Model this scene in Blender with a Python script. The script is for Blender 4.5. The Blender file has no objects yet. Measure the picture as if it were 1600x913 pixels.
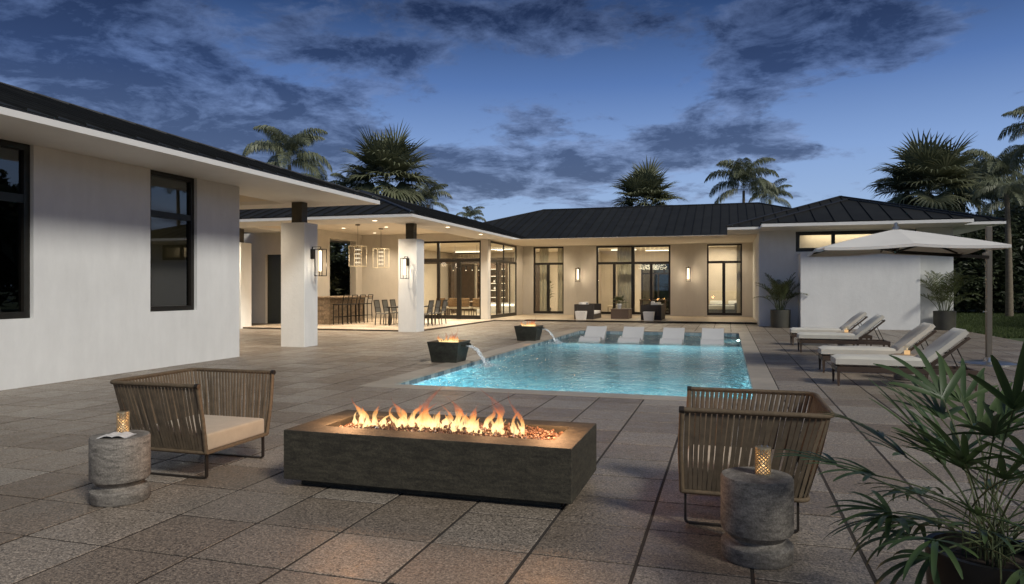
import bpy, bmesh, math, random
from mathutils import Vector, Matrix, Euler
random.seed(7)
S = bpy.context.scene
COL = S.collection
PI = math.pi
R = math.radians

# ------------------------------------------------------------------ camera
YAW = 0.2925
cam_d = bpy.data.cameras.new('camera'); cam = bpy.data.objects.new('camera', cam_d); COL.objects.link(cam)
cam.location = (0, 0, 1.527); cam.rotation_euler = (PI/2, 0, YAW)
cam_d.sensor_width = 36; cam_d.lens = 1117/1600*36; cam_d.shift_y = -7.0/1600
cam_d.clip_start = 0.05; cam_d.clip_end = 3000
S.camera = cam
S.render.resolution_x = 1024; S.render.resolution_y = 584
S.view_settings.view_transform = 'Standard'; S.view_settings.look = 'None'
S.view_settings.exposure = 0.30; S.view_settings.gamma = 1.0
cy = S.cycles
cy.use_denoising = True
cy.max_bounces = 8; cy.transparent_max_bounces = 24; cy.transmission_bounces = 6; cy.glossy_bounces = 4; cy.diffuse_bounces = 3
cy.sample_clamp_indirect = 3.0; cy.sample_clamp_direct = 0.0
cy.caustics_reflective = False; cy.caustics_refractive = False
cy.use_adaptive_sampling = False

CS, SN = math.cos(YAW), math.sin(YAW)
def skydir(x, y):
    v = Vector((-SN*1117 + CS*(x-800), CS*1117 + SN*(x-800), 449.5-y)); v.normalize(); return v

# ------------------------------------------------------------------ node helper
class NT:
    def __init__(s, tree): s.t = tree; s.n = tree.nodes; s.l = tree.links
    def add(s, typ, **kw):
        n = s.n.new(typ)
        for k, v in kw.items(): setattr(n, k, v)
        return n
    def link(s, a, b): s.l.new(a, b)
    def setin(s, sock, v):
        if isinstance(v, bpy.types.NodeSocket): s.l.new(v, sock)
        else: sock.default_value = v
    def math(s, op, a, b=None, c=None, clamp=False):
        n = s.n.new('ShaderNodeMath'); n.operation = op; n.use_clamp = clamp
        s.setin(n.inputs[0], a)
        if b is not None: s.setin(n.inputs[1], b)
        if c is not None: s.setin(n.inputs[2], c)
        return n.outputs[0]
    def vmath(s, op, a, b=None):
        n = s.n.new('ShaderNodeVectorMath'); n.operation = op
        s.setin(n.inputs[0], a)
        if b is not None: s.setin(n.inputs[1], b)
        return n.outputs['Value'] if op in ('LENGTH', 'DOT_PRODUCT') else n.outputs[0]
    def mix(s, f, a, b, mode='MIX'):
        n = s.n.new('ShaderNodeMix'); n.data_type = 'RGBA'; n.blend_type = mode
        s.setin(n.inputs[0], f)
        for k, v in ((6, a), (7, b)):
            if isinstance(v, tuple) and len(v) == 3: v = (*v, 1)
            s.setin(n.inputs[k], v)
        return n.outputs[2]
    def ramp(s, f, stops, interp='LINEAR'):
        n = s.n.new('ShaderNodeValToRGB'); n.color_ramp.interpolation = interp
        e = n.color_ramp.elements
        while len(e) < len(stops): e.new(0.5)
        for k, (p, c) in enumerate(stops):
            e[k].position = p
            e[k].color = (c, c, c, 1) if isinstance(c, (int, float)) else (*c, 1)
        s.setin(n.inputs[0], f)
        return n.outputs[0]
    def mrange(s, v, a, b, c=0., d=1., smooth=False):
        n = s.n.new('ShaderNodeMapRange')
        if smooth: n.interpolation_type = 'SMOOTHSTEP'
        s.setin(n.inputs[0], v)
        for k, x in enumerate((a, b, c, d)): n.inputs[k+1].default_value = x
        return n.outputs[0]
    def noise(s, vec, scale, detail=4, rough=0.55, dist=0.0, dim='3D'):
        n = s.n.new('ShaderNodeTexNoise'); n.noise_dimensions = dim
        if vec is not None: s.l.new(vec, n.inputs['Vector'])
        n.inputs['Scale'].default_value = scale; n.inputs['Detail'].default_value = detail
        n.inputs['Roughness'].default_value = rough; n.inputs['Distortion'].default_value = dist
        return n.outputs[0]
    def voro(s, vec, scale, feature='F1', out='Distance'):
        n = s.n.new('ShaderNodeTexVoronoi'); n.feature = feature
        s.l.new(vec, n.inputs['Vector']); n.inputs['Scale'].default_value = scale
        return n.outputs[out]
    def mapping(s, vec, scale=(1, 1, 1), rot=(0, 0, 0)):
        n = s.n.new('ShaderNodeMapping'); s.l.new(vec, n.inputs[0])
        n.inputs['Scale'].default_value = scale; n.inputs['Rotation'].default_value = rot
        return n.outputs[0]
    def bump(s, h, strength, dist, normal=None):
        n = s.n.new('ShaderNodeBump'); s.l.new(h, n.inputs['Height'])
        n.inputs['Strength'].default_value = strength; n.inputs['Distance'].default_value = dist
        if normal is not None: s.l.new(normal, n.inputs['Normal'])
        return n.outputs[0]

# ------------------------------------------------------------------ world: dusk sky with clouds
W = bpy.data.worlds.new('World'); S.world = W; W.use_nodes = True
W.node_tree.nodes.clear(); w = NT(W.node_tree)
tc = w.add('ShaderNodeTexCoord'); D = tc.outputs['Generated']
sep = w.add('ShaderNodeSeparateXYZ'); w.link(D, sep.inputs[0])
zc = w.math('MAXIMUM', sep.outputs[2], 0.0)
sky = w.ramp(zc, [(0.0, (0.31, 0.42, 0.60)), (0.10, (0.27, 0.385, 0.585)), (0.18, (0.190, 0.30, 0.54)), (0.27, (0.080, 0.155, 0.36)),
                  (0.36, (0.024, 0.055, 0.15)), (0.52, (0.040, 0.066, 0.135)), (0.75, (0.075, 0.094, 0.135)), (1.0, (0.085, 0.100, 0.135))])  # overhead stops, out of view, lifted and greyed for softer ambient light
den = w.math('ADD', zc, 0.16)
cx = w.math('DIVIDE', sep.outputs[0], den); cyy = w.math('DIVIDE', sep.outputs[1], den)
comb = w.add('ShaderNodeCombineXYZ'); w.link(cx, comb.inputs[0]); w.link(cyy, comb.inputs[1])
P = comb.outputs[0]
n1 = w.noise(P, 1.35, 9, 0.60, 0.35)
n2 = w.noise(w.mapping(P, (1, 1, 1), (0, 0, 0.7)), 3.1, 8, 0.65, 0.3)
blobs = [(40, 40, 190, 90, .30), (270, 60, 110, 80, .14), (320, 170, 250, 90, .30), (140, 240, 260, 70, .30), (480, 230, 130, 60, .26), (570, 80, 120, 32, .20),
         (470, 50, 60, 30, .16), (880, 45, 150, 38, .22), (700, 20, 180, 24, .18), (1215, 75, 80, 65, .34), (1160, 150, 50, 30, .18), (1400, 45, 90, 42, .30), (1390, 95, 80, 26, .18),
         (830, 205, 60, 24, .13), (800, 272, 150, 42, .30), (690, 285, 110, 45, .26), (930, 300, 90, 24, .15), (1080, 228, 210, 40, .28), (1250, 245, 120, 22, .17), (1200, 20, 150, 24, .18),
         (1560, 330, 80, 20, .06), (820, 120, 260, 30, -.12), (950, 150, 180, 25, -.12), (650, 190, 110, 35, -.16), (1480, 190, 160, 90, -.22), (1330, 190, 60, 30, -.1), (400, 95, 50, 60, -.06)]
cov = w.math('ADD', w.math('MULTIPLY', w.math('SUBTRACT', n1, 0.5), 1.45), 0.53)
for (bx, by, rx, ry, k) in blobs:
    d0 = skydir(bx, by); rz = (rx/1117.); ry_ = (ry/1117.)
    df = w.vmath('SUBTRACT', D, tuple(d0))
    sc_ = w.vmath('MULTIPLY', df, (1/rz, 1/rz, 1/ry_))
    ln = w.vmath('LENGTH', sc_)
    g = w.mrange(ln, 0.1, 1.5, k, 0.0, smooth=True)
    cov = w.math('ADD', cov, g)
cov = w.math('ADD', cov, w.math('MULTIPLY', w.math('SUBTRACT', n2, 0.5), 0.85))
n4 = w.noise(P, 9.0, 7, 0.68, 0.3)
cov = w.math('ADD', cov, w.math('MULTIPLY', w.math('SUBTRACT', n4, 0.5), 0.34))
mask = w.mrange(cov, 0.53, 0.70, 0, 0.96, smooth=True)
thick = w.mrange(cov, 0.60, 0.92, 0, 1, smooth=True)
cl_lit = w.mix(0.35, w.mix(1.0, sky, (1.10, 1.02, 0.98), 'MULTIPLY'), (0.150, 0.205, 0.36))
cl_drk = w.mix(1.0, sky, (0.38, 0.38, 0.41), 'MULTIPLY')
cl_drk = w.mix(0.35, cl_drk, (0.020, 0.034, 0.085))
n3 = w.noise(P, 4.2, 8, 0.68, 0.5)
n5 = w.noise(w.mapping(P, (1, 1, 1), (0, 0, 1.9)), 11.0, 7, 0.65, 0.4)
shade = w.math('ADD', w.math('MULTIPLY', thick, 0.62), 0.14)
shade = w.math('ADD', shade, w.mrange(n3, 0.36, 0.66, 0.55, -0.30))
shade = w.math('ADD', shade, w.mrange(n5, 0.34, 0.66, 0.22, -0.16), clamp=True)
cl = w.mix(shade, cl_lit, cl_drk)
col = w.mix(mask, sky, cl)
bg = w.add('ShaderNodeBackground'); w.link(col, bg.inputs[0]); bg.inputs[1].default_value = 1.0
wo = w.add('ShaderNodeOutputWorld'); w.link(bg.outputs[0], wo.inputs[0])

# ------------------------------------------------------------------ low key light of the dusk (from beyond the right of the patio)
sun_d = bpy.data.lights.new('sun', 'SUN'); sun = bpy.data.objects.new('sun', sun_d); COL.objects.link(sun)
sdir = Vector((-0.82, 0.57, -0.78))
sun.rotation_euler = sdir.to_track_quat('-Z', 'Y').to_euler(); sun.location = (20, -10, 20)
sun_d.energy = 2.25; sun_d.angle = R(13.0); sun_d.color = (1.0, 0.955, 0.87)

# ------------------------------------------------------------------ materials
def material(name):
    m = bpy.data.materials.new(name); m.use_nodes = True; m.node_tree.nodes.clear()
    return m, NT(m.node_tree)
def finish(m, t, shader):
    o = t.add('ShaderNodeOutputMaterial'); t.link(shader, o.inputs[0]); return m
def princ(t, **kw):
    p = t.add('ShaderNodeBsdfPrincipled')
    for k, v in kw.items():
        k = {'base': 'Base Color', 'rough': 'Roughness', 'metal': 'Metallic', 'ior': 'IOR', 'normal': 'Normal', 'trans': 'Transmission Weight', 'alpha': 'Alpha',
             'emis': 'Emission Color', 'estr': 'Emission Strength', 'sub': 'Subsurface Weight', 'spec': 'Specular IOR Level', 'coat': 'Coat Weight', 'sheen': 'Sheen Weight'}[k]
        if isinstance(v, tuple) and len(v) == 3: v = (*v, 1)
        t.setin(p.inputs[k], v)
    return p.outputs[0]
def simple(name, base, rough=0.6, var=0.12, vs=6.0, bs=0.0, bscale=40.0, metal=0.0, stretch=(1, 1, 1), bd=0.01, spec=0.5, sheen=0.0, island=0.0):
    """base colour with soft noise variation and a fine relief, in world position"""
    m, t = material(name)
    pos = t.add('ShaderNodeNewGeometry').outputs['Position']
    v = t.mapping(pos, stretch)
    n = t.noise(v, vs, 5, 0.6)
    f = t.mrange(n, 0.3, 0.7, 1-var, 1+var)
    if island:
        ge = t.add('ShaderNodeNewGeometry'); oi = t.add('ShaderNodeObjectInfo')
        rr = t.math('FRACT', t.math('ADD', ge.outputs['Random Per Island'], oi.outputs['Random']))
        f = t.math('MULTIPLY', f, t.mrange(rr, 0, 1, 1-island, 1+island))
    cc = t.add('ShaderNodeCombineXYZ')
    for k in range(3): t.link(f, cc.inputs[k])
    c = t.mix(1.0, (*base, 1), cc.outputs[0], 'MULTIPLY')
    kw = dict(base=c, rough=rough, metal=metal, spec=spec)
    if sheen: kw['sheen'] = sheen
    if bs: kw['normal'] = t.bump(t.noise(v, bscale, 4, 0.6), bs, bd)
    return finish(m, t, princ(t, **kw))

def m_stucco(name, base):
    m, t = material(name)
    pos = t.add('ShaderNodeNewGeometry').outputs['Position']
    n = t.noise(pos, 0.9, 6, 0.62); n2 = t.noise(t.mapping(pos, (1, 1, .45)), 5.0, 5, 0.65)
    n3 = t.noise(t.mapping(pos, (3, 3, .5)), 1.4, 5, 0.6)
    f = t.math('MULTIPLY', t.mrange(n, 0.3, 0.7, 0.965, 1.03), t.mrange(n2, 0.25, 0.75, 0.96, 1.03))
    f = t.math('MULTIPLY', f, t.mrange(n3, 0.3, 0.7, 0.965, 1.02))
    cc = t.add('ShaderNodeCombineXYZ')
    for k in range(3): t.link(f, cc.inputs[k])
    c = t.mix(1.0, (*base, 1), cc.outputs[0], 'MULTIPLY')
    h = t.math('ADD', t.noise(pos, 9, 6, 0.7), t.math('MULTIPLY', t.noise(t.mapping(pos, (1, 1, 2.5)), 60, 3, 0.6), 0.35))
    return finish(m, t, princ(t, base=c, rough=0.85, spec=0.25, normal=t.bump(h, 0.35, 0.018)))

def m_paver(name, base, k=1.0):
    m, t = material(name)
    ge = t.add('ShaderNodeNewGeometry'); oi = t.add('ShaderNodeObjectInfo')
    pos = ge.outputs['Position']
    rr = t.math('FRACT', t.math('ADD', ge.outputs['Random Per Island'], oi.outputs['Random']))
    big = t.noise(pos, 0.7, 5, 0.6); med = t.noise(pos, 6, 5, 0.65); grain = t.noise(pos, 75, 3, 0.8); grain2 = t.noise(pos, 34, 4, .75)
    f = t.math('MULTIPLY', t.mrange(rr, 0, 1, 0.74, 1.24), t.mrange(big, 0.3, 0.7, 0.86, 1.12))
    f = t.math('MULTIPLY', f, t.mrange(med, 0.3, 0.7, 0.90, 1.08))
    f = t.math('MULTIPLY', f, t.mrange(grain, 0.36, 0.64, 0.25, 1.8))
    f = t.math('MULTIPLY', f, t.mrange(grain2, 0.34, 0.66, 0.55, 1.45))
    pit = t.mrange(t.voro(pos, 22), 0.08, 0.20, 0.0, 1.0)             # dark pores
    gate = t.mrange(t.noise(pos, 9, 2), 0.44, 0.50, 0, 1)
    pit = t.math('MAXIMUM', pit, t.math('SUBTRACT', 1.0, gate))
    f = t.math('MULTIPLY', f, t.mrange(pit, 0, 1, 0.25, 1.0))
    hue = t.mix(rr, (base[0]*1.05, base[1]*0.98, base[2]*0.93, 1), (base[0]*.97, base[1]*1.0, base[2]*1.05, 1))
    cc = t.add('ShaderNodeCombineXYZ')
    for q in range(3): t.link(f, cc.inputs[q])
    c = t.mix(1.0, hue, cc.outputs[0], 'MULTIPLY')
    h = t.math('ADD', t.math('MULTIPLY', grain2, 1.0), t.math('MULTIPLY', pit, 0.9))
    h = t.math('ADD', h, t.math('MULTIPLY', grain, 0.5))
    rough = t.mrange(med, 0.3, 0.7, 0.32, 0.58)
    return finish(m, t, princ(t, base=c, rough=rough, spec=0.6, normal=t.bump(h, 0.55*k, 0.006)))

def m_emit(name, colr, strength, nosample=True):
    m, t = material(name)
    e = t.add('ShaderNodeEmission'); e.inputs[0].default_value = (*colr, 1); e.inputs[1].default_value = strength
    if nosample: m.cycles.emission_sampling = 'NONE'
    return finish(m, t, e.outputs[0])

def m_pane(name, tint=(0.93, 0.96, 0.95), ior=1.5, boost=0.0):
    m, t = material(name)
    tr = t.add('ShaderNodeBsdfTransparent'); tr.inputs[0].default_value = (*tint, 1)
    gl = t.add('ShaderNodeBsdfGlossy'); gl.inputs['Roughness'].default_value = 0.01
    fr = t.add('ShaderNodeFresnel'); fr.inputs[0].default_value = ior
    f = t.math('ADD', fr.outputs[0], boost, clamp=True)
    bf = t.add('ShaderNodeNewGeometry').outputs['Backfacing']   # only the entry face of the thin slab mirrors
    f = t.math('MULTIPLY', f, t.math('SUBTRACT', 1.0, bf))
    mx = t.add('ShaderNodeMixShader'); t.link(f, mx.inputs[0]); t.link(tr.outputs[0], mx.inputs[1]); t.link(gl.outputs[0], mx.inputs[2])
    return finish(m, t, mx.outputs[0])

def m_concrete(name, base, rough=0.7, layer=0.0, scale=3.0, pits=True):
    m, t = material(name)
    tcn = t.add('ShaderNodeTexCoord').outputs['Object']
    st = t.mapping(tcn, (1, 1, 3.5))
    a = t.noise(st, scale, 8, 0.65, 0.3); b = t.noise(tcn, scale*6, 6, 0.7); g = t.noise(tcn, 140, 3, 0.7)
    f = t.math('MULTIPLY', t.mrange(a, 0.35, 0.65, 0.6, 1.42), t.mrange(b, 0.35, 0.65, 0.68, 1.35))
    f = t.math('MULTIPLY', f, t.mrange(g, .3, .7, .82, 1.15))
    h = t.math('ADD', b, t.math('MULTIPLY', g, 0.5))
    if pits:
        pt = t.mrange(t.voro(t.mapping(tcn, (1, 1, 2.2)), 34), 0.06, 0.18, 0, 1)
        gate = t.mrange(t.noise(st, 7, 3), 0.52, 0.6, 0, 1)
        pt = t.math('MAXIMUM', pt, t.math('SUBTRACT', 1.0, gate))
        f = t.math('MULTIPLY', f, t.mrange(pt, 0, 1, 0.35, 1.0)); h = t.math('ADD', h, pt)
    cc = t.add('ShaderNodeCombineXYZ')
    for q in range(3): t.link(f, cc.inputs[q])
    c = t.mix(1.0, (*base, 1), cc.outputs[0], 'MULTIPLY')
    return finish(m, t, princ(t, base=c, rough=rough, spec=0.4, normal=t.bump(h, 0.5, 0.006)))

def m_leaf(name, c1, c2, rough=0.45):
    m, t = material(name)
    ge = t.add('ShaderNodeNewGeometry'); oi = t.add('ShaderNodeObjectInfo')
    rr = t.math('FRACT', t.math('ADD', ge.outputs['Random Per Island'], oi.outputs['Random']))
    n = t.noise(ge.outputs['Position'], 3.0, 3)
    f = t.math('ADD', t.math('MULTIPLY', rr, 0.6), t.math('MULTIPLY', n, 0.4))
    c = t.mix(f, (*c1, 1), (*c2, 1))
    p = princ(t, base=c, rough=rough, spec=0.4)
    tl = t.add('ShaderNodeBsdfTranslucent'); t.link(c, tl.inputs[0])
    mx = t.add('ShaderNodeMixShader'); mx.inputs[0].default_value = 0.22
    t.link(p, mx.inputs[1]); t.link(tl.outputs[0], mx.inputs[2])
    return finish(m, t, mx.outputs[0])

M = {}
M['stucco'] = m_stucco('stucco', (0.74, 0.745, 0.725))
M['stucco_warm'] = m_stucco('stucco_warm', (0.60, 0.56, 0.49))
M['fascia'] = simple('fascia', (0.72, 0.71, 0.68), 0.6, 0.03, 2, 0.1, 30)
M['soffit'] = simple('soffit', (0.70, 0.67, 0.62), 0.8, 0.03, 2, 0.1, 60)
M['ceiling'] = simple('ceiling', (0.78, 0.72, 0.62), 0.8, 0.03, 2)
M['roof'] = simple('roof', (0.015, 0.0155, 0.0145), 0.6, 0.25, 1.3, 0.15, 8, spec=0.22, island=0.2)
M['roof_trim'] = simple('roof_trim', (0.015, 0.015, 0.016), 0.45, 0.1, 3)
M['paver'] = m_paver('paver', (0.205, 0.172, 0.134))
M['terrace'] = m_paver('terrace', (0.50, 0.42, 0.32), 0.5)  # paler, warmer paver: warm lamplight is put into the tile colour
M['joint'] = simple('joint', (0.032, 0.025, 0.019), 0.9, 0.2, 10)
M['coping'] = simple('coping', (0.33, 0.29, 0.235), 0.45, 0.10, 3, 0.25, 60, bd=0.003, island=0.12)
M['bronze'] = simple('bronze', (0.022, 0.019, 0.015), 0.4, 0.15, 8, metal=0.4)
M['post'] = simple('post', (0.05, 0.042, 0.028), 0.5, 0.25, 6, 0.1, 30)
M['black_metal'] = simple('black_metal', (0.016, 0.014, 0.012), 0.4, 0.15, 8, metal=0.3)
M['pane'] = m_pane('pane')
M['pane_dark'] = m_pane('pane_dark', (0.50, 0.54, 0.50), 1.6, 0.06)
M['room_wall'] = simple('room_wall', (0.60, 0.53, 0.44), 0.8, 0.05, 1.5)
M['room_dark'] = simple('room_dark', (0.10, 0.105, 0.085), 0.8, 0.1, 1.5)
M['room_floor'] = simple('room_floor', (0.42, 0.34, 0.24), 0.35, 0.15, 4)
M['door_dark'] = simple('door_dark', (0.045, 0.047, 0.032), 0.35, 0.1, 2)
M['curtain'] = simple('curtain', (0.62, 0.54, 0.42), 0.9, 0.06, 5, sheen=0.3)
M['wood'] = simple('wood', (0.20, 0.12, 0.06), 0.4, 0.3, 3, 0.1, 30, stretch=(1, 1, 6))
M['dark_wood'] = simple('dark_wood', (0.055, 0.035, 0.022), 0.45, 0.3, 4, 0.1, 30)
M['firepit'] = m_concrete('firepit_stone', (0.042, 0.037, 0.025), 0.7, scale=9.0)
M['table_stone'] = m_concrete('table_stone', (0.185, 0.168, 0.145), 0.72, scale=14.0)
M['bowl'] = m_concrete('bowl_metal', (0.032, 0.034, 0.027), 0.45, scale=2.0, pits=False)
M['planter'] = simple('planter', (0.05, 0.048, 0.036), 0.55, 0.2, 3, 0.1, 40)
M['soil'] = simple('soil', (0.03, 0.02, 0.013), 0.95, 0.5, 30, 0.8, 60)
M['strap'] = simple('strap', (0.110, 0.083, 0.053), 0.75, 0.25, 18, 0.5, 260, bd=0.002, island=0.14)
M['rope'] = simple('rope', (0.115, 0.082, 0.048), 0.8, 0.25, 30, 0.8, 300, bd=0.003)
M['chair_metal'] = simple('chair_metal', (0.028, 0.022, 0.017), 0.45, 0.2, 10, metal=0.3)
M['cushion_tan'] = simple('cushion_tan', (0.37, 0.315, 0.23), 0.9, 0.08, 10, 0.5, 420, bd=0.0015, sheen=0.3)
M['cushion_white'] = simple('cushion_white', (0.54, 0.52, 0.455), 0.9, 0.05, 6, 0.3, 300, bd=0.0015, sheen=0.2)
M['sofa_white'] = simple('sofa_white', (0.70, 0.66, 0.60), 0.9, 0.05, 6)
M['wicker'] = simple('wicker', (0.035, 0.027, 0.020), 0.6, 0.3, 40, 0.6, 90, bd=0.006)
M['wicker_brown'] = simple('wicker_brown', (0.10, 0.065, 0.043), 0.6, 0.3, 40, 0.6, 90, bd=0.006)
M['white_plastic'] = simple('white_plastic', (0.50, 0.50, 0.49), 0.4, 0.03, 3)
M['canopy'] = simple('canopy', (0.66, 0.64, 0.60), 0.9, 0.04, 3, 0.2, 200, bd=0.001)
M['umb_pole'] = simple('umbrella_pole', (0.19, 0.165, 0.13), 0.4, 0.08, 6, metal=0.5)
M['steel'] = simple('steel', (0.42, 0.42, 0.42), 0.28, 0.1, 6, metal=0.9)
M['bar_stone'] = m_concrete('bar_stone', (0.20, 0.15, 0.10), 0.55, scale=2.2, pits=False)
M['textile'] = simple('textile', (0.11, 0.11, 0.10), 0.8, 0.1, 20)
M['gold'] = simple('gold', (0.65, 0.55, 0.38), 0.3, 0.05, 5, metal=0.8)
M['lamp_glow'] = m_emit('lamp_glow', (1.0, 0.80, 0.54), 2.6)
M['cove_glow'] = m_emit('cove_glow', (1.0, 0.86, 0.62), 2.6)
M['bulb'] = m_emit('bulb', (1.0, 0.80, 0.52), 5.0)
M['candle'] = m_emit('candle', (1.0, 0.62, 0.30), 0.7)
M['tiny_flame'] = m_emit('tiny_flame', (1.0, 0.75, 0.42), 0.9)
M['screen'] = m_emit('television', (0.75, 0.95, 1.0), 1.6)
M['paper'] = simple('paper', (0.62, 0.60, 0.57), 0.6, 0.2, 25)
M['linen'] = simple('linen', (0.78, 0.78, 0.76), 0.8, 0.05, 5)
M['throw'] = simple('throw', (0.20, 0.22, 0.24), 0.9, 0.2, 8)
M['glass_clear'] = m_pane('glass_clear', (0.95, 0.93, 0.88), 1.45, 0.03)
M['palm_leaf'] = m_leaf('palm_leaf', (0.08, 0.10, 0.058), (0.27, 0.285, 0.18))
M['fan_leaf'] = m_leaf('fan_leaf', (0.075, 0.092, 0.05), (0.24, 0.245, 0.14))
M['areca_leaf'] = m_leaf('areca_leaf', (0.055, 0.075, 0.028), (0.13, 0.145, 0.06))
M['lady_leaf'] = m_leaf('lady_leaf', (0.028, 0.058, 0.024), (0.085, 0.125, 0.045), 0.42)
M['dark_leaf'] = m_leaf('dark_leaf', (0.018, 0.030, 0.014), (0.075, 0.090, 0.048))
M['trunk'] = simple('trunk', (0.17, 0.14, 0.10), 0.9, 0.3, 5, 0.6, 12, stretch=(1, 1, 5))
M['trunk_dark'] = simple('trunk_dark', (0.08, 0.065, 0.05), 0.9, 0.3, 5, 0.6, 12)
M['stem'] = simple('stem', (0.07, 0.09, 0.035), 0.6, 0.2, 10)
M['lawn'] = simple('lawn', (0.040, 0.062, 0.018), 0.95, 0.4, 2.5, 0.5, 30)
M['grass'] = m_leaf('grass_blades', (0.035, 0.060, 0.015), (0.09, 0.12, 0.035), 0.6)
M['media'] = simple('fire_glass', (0.14, 0.075, 0.045), 0.3, 0.4, 60, island=0.5)

# pool plaster: small glass mosaic
m, t = material('pool_mosaic')
pos = t.add('ShaderNodeNewGeometry').outputs['Position']
vc = t.voro(t.mapping(pos, (1.3, .7, 1)), 5.0, out='Color')
sx = t.add('ShaderNodeSeparateColor'); t.link(vc, sx.inputs[0])
c = t.ramp(sx.outputs[0], [(0, (0.012, 0.07, 0.11)), (0.45, (0.04, 0.19, 0.25)), (0.75, (0.14, 0.42, 0.48)), (1, (0.75, 0.90, 0.86))])
M['mosaic'] = finish(m, t, princ(t, base=c, rough=0.4))
m, t = material('waterline_tile')
ge = t.add('ShaderNodeNewGeometry')
c = t.ramp(ge.outputs['Random Per Island'], [(0, (0.10, 0.16, 0.20)), (0.5, (0.22, 0.31, 0.35)), (1, (0.38, 0.46, 0.48))])
M['waterline'] = finish(m, t, princ(t, base=c, rough=0.25))
# water
m, t = material('water')
pos = t.add('ShaderNodeNewGeometry').outputs['Position']
h1 = t.noise(t.mapping(pos, (1.25, 0.8, 1)), 4.6, 2, 0.5, 0.7)
h2 = t.noise(t.mapping(pos, (1.2, .9, 1)), 11.0, 2, 0.5, 0.5)
h3 = t.noise(pos, 34.0, 2, 0.5)
h = t.math('ADD', t.math('MULTIPLY', h1, 1.0), t.math('MULTIPLY', h2, 0.28))
h = t.math('ADD', h, t.math('MULTIPLY', h3, 0.03))
M['water'] = finish(m, t, princ(t, base=(0.82, 0.98, 0.98), rough=0.03, trans=1.0, ior=1.22, normal=t.bump(h, 1.0, 0.24)))
# falling water
m, t = material('falling_water')
pos = t.add('ShaderNodeNewGeometry').outputs['Position']
n = t.noise(pos, 26, 4, 0.7, 1.0)
p = princ(t, base=(0.85, 0.93, 0.97), rough=0.1, spec=0.8, normal=t.bump(n, 0.8, 0.03))
tr = t.add('ShaderNodeBsdfTransparent')
mx = t.add('ShaderNodeMixShader'); t.link(t.mrange(n, 0.38, 0.62, 0.15, 0.95), mx.inputs[0]); t.link(tr.outputs[0], mx.inputs[1]); t.link(p, mx.inputs[2])
M['jet'] = finish(m, t, mx.outputs[0])
# flame
def m_flame(name, k=1.0, span=0.24):
    m, t = material(name)
    ob = t.add('ShaderNodeTexCoord').outputs['Object']
    sp = t.add('ShaderNodeSeparateXYZ'); t.link(ob, sp.inputs[0])
    st = t.noise(t.mapping(ob, (16, 16, 3.0)), 1.6, 4, 0.6, 1.6)
    hgt = t.mrange(sp.outputs[2], 0, span, 0, 1)
    hh = t.math('ADD', hgt, t.math('MULTIPLY', t.math('SUBTRACT', st, 0.5), 0.7), clamp=True)
    c = t.ramp(hh, [(0, (1.0, 0.70, 0.32)), (0.36, (1.0, 0.70, 0.32)), (0.56, (1.0, 0.47, 0.14)), (0.75, (0.98, 0.27, 0.08)), (1, (0.70, 0.17, 0.09))])
    s_ = t.ramp(hh, [(0, 0.55), (0.2, 1.0), (0.5, 0.75), (1, 0.30)])
    lw = t.add('ShaderNodeLayerWeight'); lw.inputs[0].default_value = 0.35
    fac = t.math('SUBTRACT', 1.0, lw.outputs['Facing'])
    a = t.math('MULTIPLY', t.math('POWER', fac, 1.9), t.mrange(st, 0.36, 0.56, 0.10, 0.85))
    a = t.math('MULTIPLY', a, t.mrange(hgt, 0.45, 1.1, 1.0, 0.25), clamp=True)
    e = t.add('ShaderNodeEmission'); t.link(c, e.inputs[0]); t.link(t.math('MULTIPLY', s_, 1.8*k), e.inputs[1])
    tr = t.add('ShaderNodeBsdfTransparent')
    mx = t.add('ShaderNodeMixShader'); t.link(a, mx.inputs[0]); t.link(tr.outputs[0], mx.inputs[1]); t.link(e.outputs[0], mx.inputs[2])
    m.cycles.emission_sampling = 'NONE'
    return finish(m, t, mx.outputs[0])
M['flame'] = m_flame('flame')
M['flame_small'] = m_flame('flame_small', 0.9, 0.2)

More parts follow.
